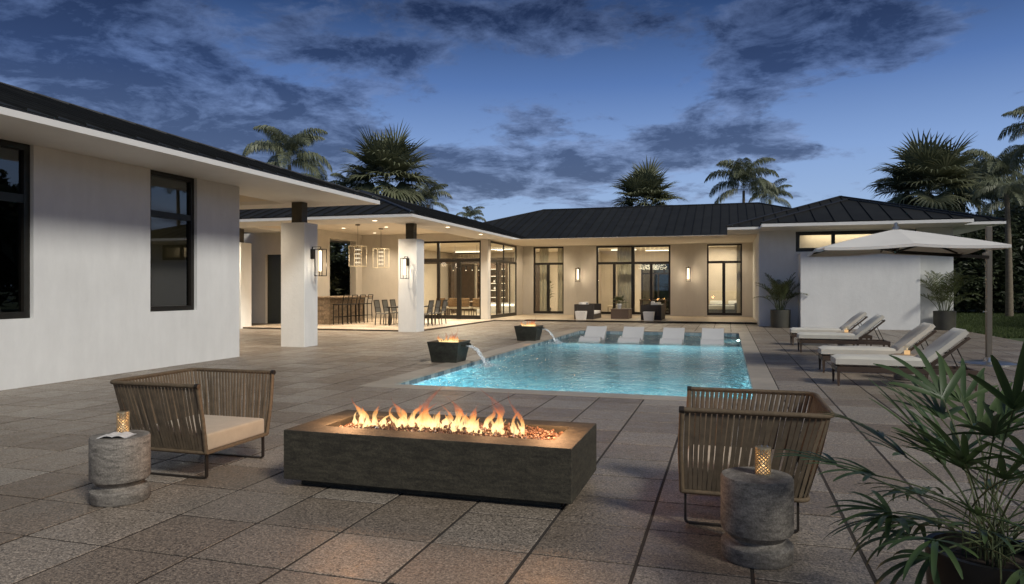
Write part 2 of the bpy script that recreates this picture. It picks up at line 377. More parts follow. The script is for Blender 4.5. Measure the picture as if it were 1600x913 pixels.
# ------------------------------------------------------------------ mesh builder
def chain(o):
    v = Vector((0, 0, 0)); top = None
    while o is not None:
        v += o.location; top = o; o = o.parent
    return v, top
class MB:
    def __init__(s): s.v = []; s.f = []
    def face(s, pts):
        b = len(s.v); s.v.extend([tuple(p) for p in pts]); s.f.append(tuple(range(b, b+len(pts))))
    def poly(s, verts, faces):
        b = len(s.v); s.v.extend([tuple(p) for p in verts]); s.f.extend([tuple(i+b for i in f) for f in faces]); return s
    def box(s, x0, x1, y0, y1, z0, z1):
        vs = [(x0, y0, z0), (x1, y0, z0), (x1, y1, z0), (x0, y1, z0), (x0, y0, z1), (x1, y0, z1), (x1, y1, z1), (x0, y1, z1)]
        return s.poly(vs, [(0, 3, 2, 1), (4, 5, 6, 7), (0, 1, 5, 4), (1, 2, 6, 5), (2, 3, 7, 6), (3, 0, 4, 7)])
    def bar(s, p0, p1, w_, h_=None, up=(0, 0, 1)):
        h_ = h_ or w_
        p0 = Vector(p0); p1 = Vector(p1); d = (p1-p0).normalized(); u = Vector(up)
        if abs(d.dot(u)) > 0.98: u = Vector((1, 0, 0)) if abs(d.x) < .9 else Vector((0, 1, 0))
        a = d.cross(u).normalized(); b = a.cross(d).normalized(); a = a*w_/2; b = b*h_/2
        vs = [p0-a-b, p0+a-b, p0+a+b, p0-a+b, p1-a-b, p1+a-b, p1+a+b, p1-a+b]
        return s.poly(vs, [(0, 1, 2, 3), (7, 6, 5, 4), (0, 4, 5, 1), (1, 5, 6, 2), (2, 6, 7, 3), (3, 7, 4, 0)])
    def tube(s, pts, r, n=8, cap=True):
        pts = [Vector(p) for p in pts]; rs = r if isinstance(r, (list, tuple)) else [r]*len(pts)
        vs = []; prev = None
        for k, p in enumerate(pts):
            d = (pts[min(k+1, len(pts)-1)]-pts[max(k-1, 0)]).normalized()
            if prev is None:
                u = Vector((0, 0, 1)) if abs(d.z) < .9 else Vector((1, 0, 0))
                a = d.cross(u).normalized()
            else:
                a = (prev - d*prev.dot(d)).normalized()
            prev = a; b = d.cross(a)
            for q in range(n):
                an = 2*PI*q/n; vs.append(p + (a*math.cos(an)+b*math.sin(an))*rs[k])
        fs = []
        for k in range(len(pts)-1):
            for q in range(n):
                q2 = (q+1) % n; fs.append((k*n+q, k*n+q2, (k+1)*n+q2, (k+1)*n+q))
        if cap: fs.append(tuple(range(n))[::-1]); fs.append(tuple(range((len(pts)-1)*n, len(pts)*n)))
        return s.poly(vs, fs)
    def lathe(s, prof, n=32, c=(0, 0)):
        vs = []; fs = []
        for (r, z) in prof:
            for q in range(n):
                a = 2*PI*q/n; vs.append((c[0]+r*math.cos(a), c[1]+r*math.sin(a), z))
        for k in range(len(prof)-1):
            for q in range(n):
                q2 = (q+1) % n; fs.append((k*n+q, k*n+q2, (k+1)*n+q2, (k+1)*n+q))
        if prof[0][0] > 1e-4: fs.append(tuple(range(n))[::-1])
        if prof[-1][0] > 1e-4: fs.append(tuple(range((len(prof)-1)*n, len(prof)*n)))
        return s.poly(vs, fs)
    def grid(s, us, vs_, filled, a0, a1, axis='z'):
        """extruded solid on a cell grid; axis = extrusion axis"""
        def P(u, v, a):
            return {'z': (u, v, a), 'y': (u, a, v), 'x': (a, u, v)}[axis]
        nu, nv = len(us)-1, len(vs_)-1
        F = lambda i, j: 0 <= i < nu and 0 <= j < nv and filled[i][j]
        for i in range(nu):
            for j in range(nv):
                if not F(i, j): continue
                u0, u1, v0, v1 = us[i], us[i+1], vs_[j], vs_[j+1]
                s.face([P(u0, v0, a0), P(u1, v0, a0), P(u1, v1, a0), P(u0, v1, a0)][::-1])
                s.face([P(u0, v0, a1), P(u1, v0, a1), P(u1, v1, a1), P(u0, v1, a1)])
                if not F(i-1, j): s.face([P(u0, v0, a0), P(u0, v1, a0), P(u0, v1, a1), P(u0, v0, a1)])
                if not F(i+1, j): s.face([P(u1, v0, a0), P(u1, v1, a0), P(u1, v1, a1), P(u1, v0, a1)][::-1])
                if not F(i, j-1): s.face([P(u0, v0, a0), P(u1, v0, a0), P(u1, v0, a1), P(u0, v0, a1)][::-1])
                if not F(i, j+1): s.face([P(u0, v1, a0), P(u1, v1, a0), P(u1, v1, a1), P(u0, v1, a1)])
        return s
    def holes(s, u0, u1, v0, v1, hs, a0, a1, axis='z'):
        us = sorted({u0, u1, *[h[0] for h in hs], *[h[1] for h in hs]}); vv = sorted({v0, v1, *[h[2] for h in hs], *[h[3] for h in hs]})
        us = [x for x in us if u0 <= x <= u1]; vv = [x for x in vv if v0 <= x <= v1]
        fl = [[not any(h[0] <= (us[i]+us[i+1])/2 <= h[1] and h[2] <= (vv[j]+vv[j+1])/2 <= h[3] for h in hs) for j in range(len(vv)-1)] for i in range(len(us)-1)]
        return s.grid(us, vv, fl, a0, a1, axis)
    def build(s, name, mat, parent=None, local=False, bevel=0, seg=2, smooth=False, angle=35, fix=True):
        xs = [p[0] for p in s.v]; ys = [p[1] for p in s.v]; zs = [p[2] for p in s.v]
        c = Vector(((min(xs)+max(xs))/2, (min(ys)+max(ys))/2, min(zs)))
        me = bpy.data.meshes.new(name)
        me.from_pydata([(p[0]-c.x, p[1]-c.y, p[2]-c.z) for p in s.v], [], s.f)
        if bevel or fix:
            bm = bmesh.new(); bm.from_mesh(me)
            bmesh.ops.remove_doubles(bm, verts=bm.verts, dist=1e-5)
            bmesh.ops.recalc_face_normals(bm, faces=bm.faces)
            if bevel:
                ed = [e for e in bm.edges if len(e.link_faces) == 2 and e.calc_face_angle(0) > R(28)]
                bmesh.ops.bevel(bm, geom=ed, offset=bevel, segments=seg, profile=0.6, affect='EDGES', clamp_overlap=True)
            bm.to_mesh(me); bm.free()
        if smooth:
            me.shade_smooth(); me.set_sharp_from_angle(angle=R(angle))
        me.materials.append(mat)
        o = bpy.data.objects.new(name, me); COL.objects.link(o)
        off = Vector((0, 0, 0))
        if parent is not None:
            o.parent = parent; off, top = chain(parent)
            if local: off = off - top.location
        o.location = c - off
        return o

def thing(name, label, cat, loc=(0, 0, 0), rz=0.0, group=None):
    o = bpy.data.objects.new(name, None); o.empty_display_size = 0.2; COL.objects.link(o)
    o.location = loc; o.rotation_euler = (0, 0, rz); o['label'] = label; o['category'] = cat
    if group: o['group'] = group
    return o
def tag(o, label, cat, group=None):
    o['label'] = label; o['category'] = cat
    if group: o['group'] = group
    return o
def struct(o, kind='structure'): o['kind'] = kind; return o
def kids(o): return [c for c in S.objects if c.parent is o]
def build_kid_map():
    km = {}
    for c in COL.objects:
        if c.parent: km.setdefault(c.parent.name, []).append(c)
    return km
def copy_tree(o, km, parent=None):
    c = o.copy(); COL.objects.link(c); c.parent = parent
    for ch in km.get(o.name, []): copy_tree(ch, km, c)
    return c
def dup(o, loc, rz=None, label=None, group=None, scale=None):
    km = build_kid_map()
    c = copy_tree(o, km); c.location = loc
    if rz is not None: c.rotation_euler = (0, 0, rz)
    if label: c['label'] = label
    if group: c['group'] = group
    if scale: c.scale = scale
    return c
def lamp(kind, loc, energy, color, size=0.1, rot=None, size_y=None, spot=None, name='lamp_light', spread=None, blend=.6):
    d = bpy.data.lights.new(name, kind); d.energy = energy; d.color = color
    if kind == 'AREA':
        d.size = size
        if size_y: d.shape = 'RECTANGLE'; d.size_y = size_y
        if spread: d.spread = spread
    else: d.shadow_soft_size = size
    if kind == 'SPOT': d.spot_size = spot or R(90); d.spot_blend = blend
    o = bpy.data.objects.new(name, d); COL.objects.link(o); o.location = loc
    if rot: o.rotation_euler = rot
    return o
WARM = (1.0, 0.74, 0.46); WARM2 = (1.0, 0.82, 0.60)
H = 3.75; FT = 3.865      # soffit height, fascia top

# ================================================================== GROUND, PATIO
T = 0.61
PO = (-5.47, 0.73, 9.89, 25.60)      # pool outer (coping)
PI_ = (-5.06, 0.38, 10.25, 25.25)    # pool inner
PATX0, PATX1, PATY0, PATY1 = -19.5, 8.0, -3.0, 36.2
mb = MB(); mb.holes(-900, 900, -300, 1500, [(PATX0, PATX1, PATY0, 45.0)], -0.08, -0.035)
lawn = struct(mb.build('lawn_ground', M['lawn']))
mb = MB(); mb.holes(PATX0, PATX1, PATY0, 45.0, [(PO[0]-.004, PO[1]+.004, PO[2]-.004, PO[3]+.004)], -0.12, -0.0055)
patio = struct(mb.build('patio', M['joint']))

def sub(rects, h):
    out = []
    for (a, b, c, d) in rects:
        if h[1] <= a or h[0] >= b or h[3] <= c or h[2] >= d: out.append((a, b, c, d)); continue
        if h[0] > a: out.append((a, h[0], c, d)); a = h[0]
        if h[1] < b: out.append((h[1], b, c, d)); b = h[1]
        if h[2] > c: out.append((a, b, c, h[2]))
        if h[3] < d: out.append((a, b, h[3], d))
    return out
TERR = [(-18.6, -10.22, 22.62, 45.0), (-10.22, -8.8, 31.0, 45.0), (-8.8, 1.2, 36.2, 45.0)]
SOLID = [(-60, -10.45, -60, 13.38), (1.32, 7.9, 29.9, 60), (2.7, 6.5, 28.8, 60)]
tiles = []
gx, gy = 0.0105, 0.0080
for i in range(-22, 22):
    for j in range(-12, 52):
        x0 = (i-6.79)*T; y0 = (j+5.5)*T
        if x0 > PATX1 or x0+T < PATX0 or y0 > PATY1 or y0+T < PATY0: continue
        rs = [(max(x0+gx, PATX0), min(x0+T-gx, PATX1), max(y0+gy, PATY0), min(y0+T-gy, PATY1))]
        g = 0.006
        for h in [(PO[0]-g, PO[1]+g, PO[2]-g, PO[3]+g)]+TERR+SOLID: rs = sub(rs, h)
        for r_ in rs:
            if r_[1]-r_[0] > 0.03 and r_[3]-r_[2] > 0.03: tiles.append(r_)
def vis(r_):
    X = (r_[0]+r_[1])/2; Y = (r_[2]+r_[3])/2; d = -SN*X+CS*Y
    if d < 1.5: return 1e9
    px = 800+1117*(CS*X+SN*Y)/d; py = 449.5+1117*1.527/d
    if px < -130 or px > 1730 or py > 1060: return 1e9
    return d
tiles.sort(key=vis)
tmesh = {}
rest = MB()
for k, r_ in enumerate(tiles):
    dz = random.uniform(-0.0022, 0.0)
    if k < 298 and vis(r_) < 1e8:
        wx, wy = round(r_[1]-r_[0], 4), round(r_[3]-r_[2], 4)
        if (wx, wy) not in tmesh:
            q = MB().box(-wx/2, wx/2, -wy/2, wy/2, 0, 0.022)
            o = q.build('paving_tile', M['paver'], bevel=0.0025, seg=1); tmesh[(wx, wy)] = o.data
        else:
            o = bpy.data.objects.new('paving_tile', tmesh[(wx, wy)]); COL.objects.link(o)
        o.parent = patio; o.location = Vector(((r_[0]+r_[1])/2, (r_[2]+r_[3])/2, -0.022+dz)) - patio.location
        o.rotation_euler = (random.uniform(-.0022, .0022), random.uniform(-.0022, .0022), 0)
    else:
        rest.box(r_[0], r_[1], r_[2], r_[3], -0.0215, dz)
struct(rest.build('far_paving_tiles', M['paver'], patio, fix=False), 'stuff')

# raised terrace of the house
ZT = 0.06
mb = MB(); mb.grid([-18.6, -10.22, -8.8, 1.2], [22.62, 31.0, 36.2, 45.0], [[1, 1, 1], [0, 1, 1], [0, 0, 1]], -0.02, ZT-0.004)
terr = struct(mb.build('terrace', simple('terrace_edge', (0.085, 0.065, 0.045), 0.8)))
tt = MB()
for i in range(-22, 12):
    for j in range(25, 70):
        x0 = (i-6.79)*T; y0 = (j+5.5)*T
        full = (x0+.004, x0+T-.004, y0+.003, y0+T-.003)
        outs = [full]
        for a, b, c, d in TERR: outs = sub(outs, (a-.02, b+.02, c-.02, d+.02))
        rs = [full]
        for o_ in outs: rs = sub(rs, o_)
        for r_ in rs: 
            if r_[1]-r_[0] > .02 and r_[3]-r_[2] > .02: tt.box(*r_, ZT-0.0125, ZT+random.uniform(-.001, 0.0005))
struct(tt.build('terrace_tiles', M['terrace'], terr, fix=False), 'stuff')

# ================================================================== POOL
pool = thing('swimming_pool', 'long rectangular lit swimming pool with pale stone coping and blue mosaic sides', 'pool', ((PI_[0]+PI_[1])/2, (PI_[2]+PI_[3])/2, 0))
ZW = -0.095
x0, x1, y0, y1 = PI_
mb = MB()
zb = -1.25; YL = 20.95; ZL = -0.30
mb.face([(x0, y0, zb), (x1, y0, zb), (x1, YL, zb), (x0, YL, zb)])
mb.face([(x0, YL, ZL), (x1, YL, ZL), (x1, y1, ZL), (x0, y1, ZL)])
mb.face([(x0, YL, zb), (x1, YL, zb), (x1, YL, ZL), (x0, YL, ZL)])
mb.face([(x0, y0, zb), (x0, YL, zb), (x0, YL, 0-.022), (x0, y0, 0-.022)])
mb.face([(x1, y0, zb), (x1, YL, zb), (x1, YL, 0-.022), (x1, y0, 0-.022)])
mb.face([(x0, YL, ZL), (x0, y1, ZL), (x0, y1, -.022), (x0, YL, -.022)])
mb.face([(x1, YL, ZL), (x1, y1, ZL), (x1, y1, -.022), (x1, YL, -.022)])
mb.face([(x0, y0, zb), (x1, y0, zb), (x1, y0, -.022), (x0, y0, -.022)])
mb.face([(x0, y1, ZL), (x1, y1, ZL), (x1, y1, -.022), (x0, y1, -.022)])
mb.build('pool_shell', M['mosaic'], pool, fix=False)
wl = MB(); s_ = 0.1525; e = 0.012
k = 0
yy = y0
while yy < y1-.05:
    wl.box(x0-.001, x0+e, yy+.004, min(yy+s_, y1)-.004, -0.175, -0.024); wl.box(x1-e, x1+.001, yy+.004, min(yy+s_, y1)-.004, -0.175, -0.024); yy += s_
xx = x0+e
while xx < x1-.05:
    wl.box(xx+.004, min(xx+s_, x1-e)-.004, y1-e, y1+.001, -0.175, -0.024); wl.box(xx+.004, min(xx+s_, x1-e)-.004, y0-.001, y0+e, -0.175, -0.024); xx += s_
struct(wl.build('waterline_tiles', M['waterline'], pool, fix=False), 'stuff')
def coping(a, b, c, d):
    MB().box(a, b, c, d, -0.022, 0.006).build('coping_stone', M['coping'], pool, bevel=0.006, seg=2)
n = 10; L = (PO[1]-PO[0])/n
for k in range(n):
    for (c, d) in ((PO[2], y0+.015), (y1-.015, PO[3])): coping(PO[0]+k*L+.002, PO[0]+(k+1)*L-.002, c, d)
n = 24; a_ = y0+.02; L = (y1-.02-a_)/n
for k in range(n):
    for (a, b) in ((PO[0], x0+.015), (x1-.015, PO[1])): coping(a, b, a_+k*L+.002, a_+(k+1)*L-.002)
mb = MB(); NX, NY = 1, 1
mb.face([(x0+.0, y0+.0, ZW), (x1, y0, ZW), (x1, y1, ZW), (x0, y1, ZW)])
water = struct(mb.build('water', M['water'], fix=False)); water['label'] = 'rippled turquoise water in the pool'
# underwater lights: round niches in the walls
for (lx, ly, nx, ny, e_) in [(-4.3, y0+.014, 0, 1, 205), (-3.0, y0+.014, 0, 1, 205), (-1.7, y0+.014, 0, 1, 205), (-.4, y0+.014, 0, 1, 205), ]:
    q = MB().tube([(lx, ly, -.62), (lx+nx*.03, ly+ny*.03, -.62)], .11, 20)
    q.build('pool_lamp', M['steel'], pool)
    lamp('AREA', (lx+nx*.04, ly+ny*.04, -.62), e_, (0.78, 0.98, 1.0), .2, rot=Vector((nx, ny, -.1)).to_track_quat('-Z', 'Y').to_euler(), name='pool_light')
for lx in (-4.3, -3.0, -1.7, -.4): lamp('SPOT', (lx, y0+.06, -.5), 1250, (0.78, 0.98, 1.0), .05, rot=Vector((0, 1, -.03)).to_track_quat('-Z', 'Y').to_euler(), spot=R(46), name='pool_beam', blend=1.0)
lamp('AREA', (x1-.02, 23.1, -.18), 22, (0.8, 1.0, 0.98), .1, rot=Vector((-1, 0, 0)).to_track_quat('-Z', 'Y').to_euler(), name='pool_light')

# ================================================================== HOUSE
house = thing('house', 'single storey white stucco house with dark metal roofs and lit glass walls round the pool', 'house', (-10.0, 30.0, 0))
def wall(name, axis, a0, a1, u0, u1, z0, z1, hs=(), mat='stucco', parent=None):
    return MB().holes(u0, u1, z0, z1, list(hs), a0, a1, axis).build(name, M[mat], parent or house)
def window(axis, a, u0, u1, z0, z1, vm=(), hm=(), fw=0.07, dp=0.12, mat='pane', name='window', mw=0.07, frame='bronze', low=None):
    """frame with mullions (vm: (u, zlo, zhi, width)) and rails (hm: (z, ulo, uhi, height)); panes per cell of bounding boxes are given by the cuts"""
    def B(mb, ua, ub, za, zb_, aa, ab):
        if axis == 'y': mb.box(ua, ub, aa, ab, za, zb_)
        else: mb.box(aa, ab, ua, ub, za, zb_)
    mb = MB(); lo = low or fw
    us = [(u0, u0+fw), (u1-fw, u1)]
    B(mb, u0, u0+fw, z0, z1, a, a+dp); B(mb, u1-fw, u1, z0, z1, a, a+dp)
    B(mb, u0+fw, u1-fw, z1-fw, z1, a, a+dp); B(mb, u0+fw, u1-fw, z0, z0+lo, a, a+dp)
    for (u, zl, zh, w_) in vm: B(mb, u-w_/2, u+w_/2, zl, zh, a+.003, a+dp-.003)
    for (z, ul, uh, h_) in hm: B(mb, ul, uh, z-h_/2, z+h_/2, a+.006, a+dp-.006)
    fr = mb.build(name, M[frame], house)
    zc_ = sorted([z0+lo]+[z for (z, *_r) in hm]+[z1-fw])
    for k in range(len(zc_)-1):
        za, zb_ = zc_[k], zc_[k+1]; zm = (za+zb_)/2
        uc = sorted([u0+fw]+[u for (u, zl, zh, w_) in vm if zl < zm < zh]+[u1-fw])
        for q in range(len(uc)-1):
            pm = MB(); B(pm, uc[q]+.004, uc[q+1]-.004, za+.004, zb_-.004, a+dp/2-.006, a+dp/2+.006)
            pm.build('pane', M[mat], fr)
    return fr
# ---- left wing -------------------------------------------------------
XL = -10.33
wall('wall', 'x', XL-0.28, XL, -6.0, 13.40, -0.02, H-.002, [(6.5, 8.50, 1.05, H-.002), (10.85, 12.08, 1.07, H-.002)])
wall('wall', 'y', 13.10, 13.398, -24.0, XL-0.2805, -0.02, H-.002, mat='stucco_warm')
window('x', XL-0.19, 6.5, 8.497, 1.053, H-.003, vm=[(7.45, 1.05, H, .09)], hm=[(2.90, 6.5, 8.5, .13)], fw=.10, mat='pane_dark')
window('x', XL-0.19, 10.853, 12.077, 1.073, H-.003, hm=[(2.93, 10.85, 12.08, .12)], fw=.09, mat='pane_dark')
# a dark room behind those two windows
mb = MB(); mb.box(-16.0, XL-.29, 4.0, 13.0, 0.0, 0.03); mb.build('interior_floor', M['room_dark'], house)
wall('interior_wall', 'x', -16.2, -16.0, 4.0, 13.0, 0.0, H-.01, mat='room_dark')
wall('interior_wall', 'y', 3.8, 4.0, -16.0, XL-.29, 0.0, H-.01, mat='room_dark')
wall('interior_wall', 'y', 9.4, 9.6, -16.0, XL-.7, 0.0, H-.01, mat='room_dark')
lamp('AREA', (-13.2, 11.4, H-.05), 7, WARM, 0.6, name='room_light')

def clip_poly(pts, ua, ub):
    def cl(ps, lim, sgn):
        out = []
        for k in range(len(ps)):
            p, q = ps[k], ps[(k+1) % len(ps)]
            ip, iq = sgn*(p[0]-lim) >= 0, sgn*(q[0]-lim) >= 0
            if ip: out.append(p)
            if ip != iq:
                f_ = (lim-p[0])/(q[0]-p[0]); out.append((lim, p[1]+f_*(q[1]-p[1])))
        return out
    ps = cl(pts, ua, 1)
    return cl(ps, ub, -1) if len(ps) > 2 else []
def roof_face(poly3, u, parent, spacing=0.46, off=0.0):
    P3 = [Vector(p) for p in poly3]; o = P3[0]; u = Vector(u).normalized()
    nrm = None
    for k in range(1, len(P3)-1):
        nrm = (P3[k]-o).cross(P3[k+1]-o)
        if nrm.length > 1e-6: break
    nrm.normalize()
    if nrm.z < 0: nrm = -nrm
    v = nrm.cross(u).normalized()
    pts = [((p-o).dot(u), (p-o).dot(v)) for p in P3]
    lo = min(p[0] for p in pts); hi = max(p[0] for p in pts)
    n_ = max(1, round((hi-lo)/spacing)); st = (hi-lo)/n_
    for k in range(n_):
        a, b = lo+k*st, lo+(k+1)*st
        mb = MB()
        for (ua, ub, h0, h1) in ((a+.004, b-.004, 0.0, 0.012), (b-.018, b+.0, 0.0, 0.052)):
            ps = clip_poly(pts, ua, ub)
            if len(ps) < 3: continue
            ar = sum(ps[i][0]*ps[(i+1) % len(ps)][1]-ps[(i+1) % len(ps)][0]*ps[i][1] for i in range(len(ps)))
            if abs(ar) < 1e-3: continue
            lo_ = [o+u*p[0]+v*p[1]+nrm*(h0+.002) for p in ps]; up_ = [o+u*p[0]+v*p[1]+nrm*(h1+.002) for p in ps]
            m_ = len(ps); mb.poly(lo_+up_, [tuple(range(m_))[::-1], tuple(range(m_, 2*m_))]+[(i, (i+1) % m_, m_+(i+1) % m_, m_+i) for i in range(m_)])
        if mb.v: mb.build('roof_panel', M['roof'], parent, fix=False)
def hip_roof(x0, x1, y0, y1, z, tf, tr, tb, tl, zr, faces='frbl', spacing=0.46, ridge_axis='y', holes=()):
    """tf/tr/tb/tl: plan distance from front/right/back/left eave to the ridge; zr ridge height"""
    ax, bx = x0+tl, x1-tr; ay, by = y0+tf, y1-tb
    A, B, C_, D_ = (x0, y0, z), (x1, y0, z), (x1, y1, z), (x0, y1, z)
    if ridge_axis == 'y': R0 = ((ax+bx)/2, ay, zr); R1 = ((ax+bx)/2, by, zr)
    else: R0 = (ax, (ay+by)/2, zr); R1 = (bx, (ay+by)/2, zr)
    mb = MB()
    if ridge_axis == 'y':
        F = {'f': [A, B, R0], 'r': [B, C_, R1, R0], 'b': [C_, D_, R1], 'l': [D_, A, R0, R1]}
    else:
        F = {'f': [A, B, R1, R0], 'r': [B, C_, R1], 'b': [C_, D_, R0, R1], 'l': [D_, A, R0]}
    for k in 'frbl': mb.face(F[k])
    mb.holes(x0, x1, y0, y1, list(holes), z-.02, z)
    rf = mb.build('roof', M['roof_trim'], house, fix=False)
    U = {'f': (1, 0, 0), 'r': (0, 1, 0), 'b': (1, 0, 0), 'l': (0, 1, 0)}
    for k in faces: roof_face(F[k], U[k], rf, spacing)
    caps = {'y': [(A, R0), (B, R0), (C_, R1), (D_, R1), (R0, R1)], 'x': [(A, R0), (B, R1), (C_, R1), (D_, R0), (R0, R1)]}[ridge_axis]
    for p, q in caps:
        p = Vector(p); q = Vector(q); up = Vector((0, 0, .035))
        MB().bar(p+up, q+up, .13, .05).build('ridge_cap', M['roof_trim'], rf)
    return rf
def eave(x0, x1, y0, y1, hs=(), z0=H, z1=FT-.022, step=0.0):
    o = MB().holes(x0, x1, y0, y1, list(hs), z0, z1).build('eave', M['fascia'], house)
    return o
# left wing roof: eave edge X=-8.9, far edge Y=17.3
eave(-30.0, -8.9, -12.0, 17.3, [(-16.0, -11.2, 13.7, 16.4)])
MB().box(-16.1, -11.1, 13.6, 16.5, 4.02, 4.06).build('ceiling', M['ceiling'], house)
MB().holes(-16.1, -11.1, 13.6, 16.5, [(-16.0, -11.2, 13.7, 16.4)], FT-.02, 4.02).build('tray_side', M['ceiling'], house)
hip_roof(-30.0, -8.9, -12.0, 17.3, FT, 10.55, 10.55, 10.55, 10.55, FT+.333*10.55, faces='rb', holes=[(-16.05, -11.15, 13.65, 16.45)])
# ---- columns ---------------------------------------------------------
def column(x0, y0, z1=3.2, w_=0.70, d_=0.62):
    c = MB().box(x0, x0+w_, y0, y0+d_, -0.015, z1).build('column', M['stucco'], house, bevel=0.008, seg=1)
    MB().box(x0+w_/2-.15, x0+w_/2+.15, y0+d_/2-.13, y0+d_/2+.13, z1, H+.004).build('post', M['post'], c)
    return c
column(-11.07, 16.0); column(-10.88, 22.50); column(-17.98, 22.50)
column(-18.6, 16.0)
# ---- pavilion --------------------------------------------------------
XW, YW = -16.9, 31.0
eave(-18.6, -9.45, 20.55, 37.0, [(-16.93, -11.0, 22.3, 31.03)])
TRAYZ = 4.05
MB().box(-17.0, -10.9, 22.2, 31.1, TRAYZ, TRAYZ+.03).build('ceiling', M['ceiling'], house)
MB().holes(-17.0, -10.9, 22.2, 31.1, [(-16.93, -11.0, 22.3, 31.03)], FT-.02, TRAYZ).build('tray_side', M['ceiling'], house)
mb = MB()
A = (-18.6, 20.55, FT); B = (-9.45, 20.55, FT); C_ = (-9.45, 41.0, FT); D_ = (-18.6, 41.0, FT); R0 = (-13.45, 24.55, FT+1.333); R1 = (-13.45, 41.0, FT+1.333)
mb.face([A, B, R0]); mb.face([B, C_, R1, R0]); mb.face([D_, A, R0, R1])
rf = mb.build('roof', M['roof_trim'], house, fix=False)
roof_face([A, B, R0], (1, 0, 0), rf); roof_face([B, C_, R1, R0], (0, 1, 0), rf)
for p, q in ((A, R0), (B, R0), (R0, R1)):
    MB().bar(Vector(p)+Vector((0, 0, .035)), Vector(q)+Vector((0, 0, .035)), .13, .05).build('ridge_cap', M['roof_trim'], rf)
# west wall of pavilion with opening to the trees, door block
wall('wall', 'x', XW-.32, XW, 25.3, YW-.002, ZT, TRAYZ-.005, [(28.06, 30.4, 1.10, 3.72)], 'stucco_warm')
wall('wall', 'y', 25.0, 25.298, -21.5, XW, ZT, H-.004, [(-18.02, -17.05, ZT, 2.87)], 'stucco_warm')
dr = MB().box(-18.015, -17.055, 25.13, 25.18, ZT, 2.865).build('door', M['door_dark'], house)
MB().box(-17.99, -17.08, 25.118, 25.128, 0.16, 1.55).build('door_panel', M['door_dark'], dr)
wall('wall', 'y', 25.3, 25.5, -21.5, XW-.33, ZT, H-.004, mat='room_dark')
# south wall of the dining room
XE = -10.5
wall('wall', 'y', YW, YW+.30, -17.3, XE-.002, ZT, TRAYZ-.005, [(-14.0, XE-.33, ZT, 3.70)], 'stucco_warm')
window('y', YW+.09, -13.997, XE-.333, ZT+.01, 3.697, vm=[(-12.98, ZT, 3.7, .13), (-11.95, ZT, 2.76, .19)], hm=[(2.78, -13.99, XE-.34, .14)], fw=.09, low=.17, name='sliding_window')
# east glass wall
wall('wall', 'x', XE-.14, XE, YW+.302, 37.0, ZT, H-.003, [(YW+.42, 35.75, ZT, 3.70)], 'stucco_warm')
window('x', XE-.065, YW+.423, 35.747, ZT+.01, 3.697, vm=[(33.55, ZT, 3.7, .09), (32.45, ZT, 2.78, .09), (34.6, ZT, 2.78, .09)], hm=[(2.80, YW+.42, 35.75, .13)], fw=.09, low=.17, name='folding_window', dp=.05)
# ---- back building ---------------------------------------------------
YB = 36.9
W1 = (-9.93, -8.27); W2 = (-6.54, -2.75); W3 = (-0.97, 0.70)
wall('wall', 'y', YB, YB+.3, XE+.002, 1.2, ZT, H-.003, [(a, b, 0.14, 3.69) for a, b in (W1, W2, W3)], 'stucco_warm')
def dd(a, b, name='glass_door'):
    return window('y', YB+.08, a+.003, b-.003, .143, 3.687, vm=[((a+b)/2-.03, .14, 2.80, .15)], hm=[(2.79, a, b, .12)], fw=.075, low=.13, name=name)
dd(*W1); dd(*W3)
c2 = (W2[0]+W2[1])/2
window('y', YB+.08, W2[0]+.003, W2[1]-.003, .143, 3.687, vm=[(c2, .14, 3.69, .17), (W2[0]+.93, .14, 2.80, .14), (W2[1]-.97, .14, 2.80, .14)], hm=[(2.79, *W2, .12)], fw=.09, low=.13, name='glass_door')
eave(-18.6, 9.27, 36.0, 51.1, [], H+.002, FT-.024)
hip_roof(-18.6, 9.27, 36.0, 51.1, FT, 7.55, 7.55, 7.55, 7.55, FT+.333*7.55, faces='f', ridge_axis='x')
# rooms
for (a, b) in ((-20, -10.82), (-10.48, -7.4), (-7.2, -2.0), (-1.8, 1.5)):
    pass
MB().box(-17.2, 1.6, 31.4, 44.0, ZT+.002, ZT+.02).build('interior_floor', M['room_floor'], house)
wall('interior_wall', 'y', 43.0, 43.2, -17.2, 1.4, ZT, H, mat='room_wall')
fr_ = MB().holes(-4.9, -2.2, .1, 3.0, [(-4.8, -3.95, .2, 2.3), (-3.85, -3.2, .2, 2.3), (-3.1, -2.3, .2, 2.3), (-4.8, -3.6, 2.4, 2.9), (-3.5, -2.3, 2.4, 2.9)], 42.9, 42.99, 'y').build('inner_window', M['bronze'], house)
MB().box(-4.85, -2.25, 42.95, 42.96, .15, 2.95).build('pane', M['pane_dark'], fr_)
MB().box(-4.85, -2.25, 42.97, 42.985, .15, 2.95).build('dark_backing', M['door_dark'], fr_)  # dark sheet painted in for the darkness behind these panes
wall('interior_wall', 'x', -17.2, -17.0, 31.5, 43.0, ZT, H, mat='room_wall')
wall('interior_wall', 'x', -7.5, -7.3, 37.3, 43.0, ZT, H, mat='room_wall')
wall('interior_wall', 'x', -2.1, -1.9, 37.3, 43.0, ZT, H, mat='room_wall')
wall('interior_wall', 'y', 40.6, 40.7, -1.9, 1.2, ZT, H, mat='room_wall')
MB().box(-17.0, 1.2, 31.45, 43.0, H-.016, H-.004).build('interior_ceiling', M['ceiling'], house)
for (a, b) in ((-16.8, -15.2), (-11.5, -10.9)):
    MB().box(a, b, 42.2, 42.3, ZT+.02, 3.0).build('wall_panel', M['dark_wood'], house)
MB().box(-17.0, -10.9, 37.2, 37.5, 2.86, 3.16).build('ceiling_beam', M['dark_wood'], house)
MB().box(-14.75, -14.55, 37.2, 37.5, ZT+.02, 2.86).build('inner_post', M['dark_wood'], house)
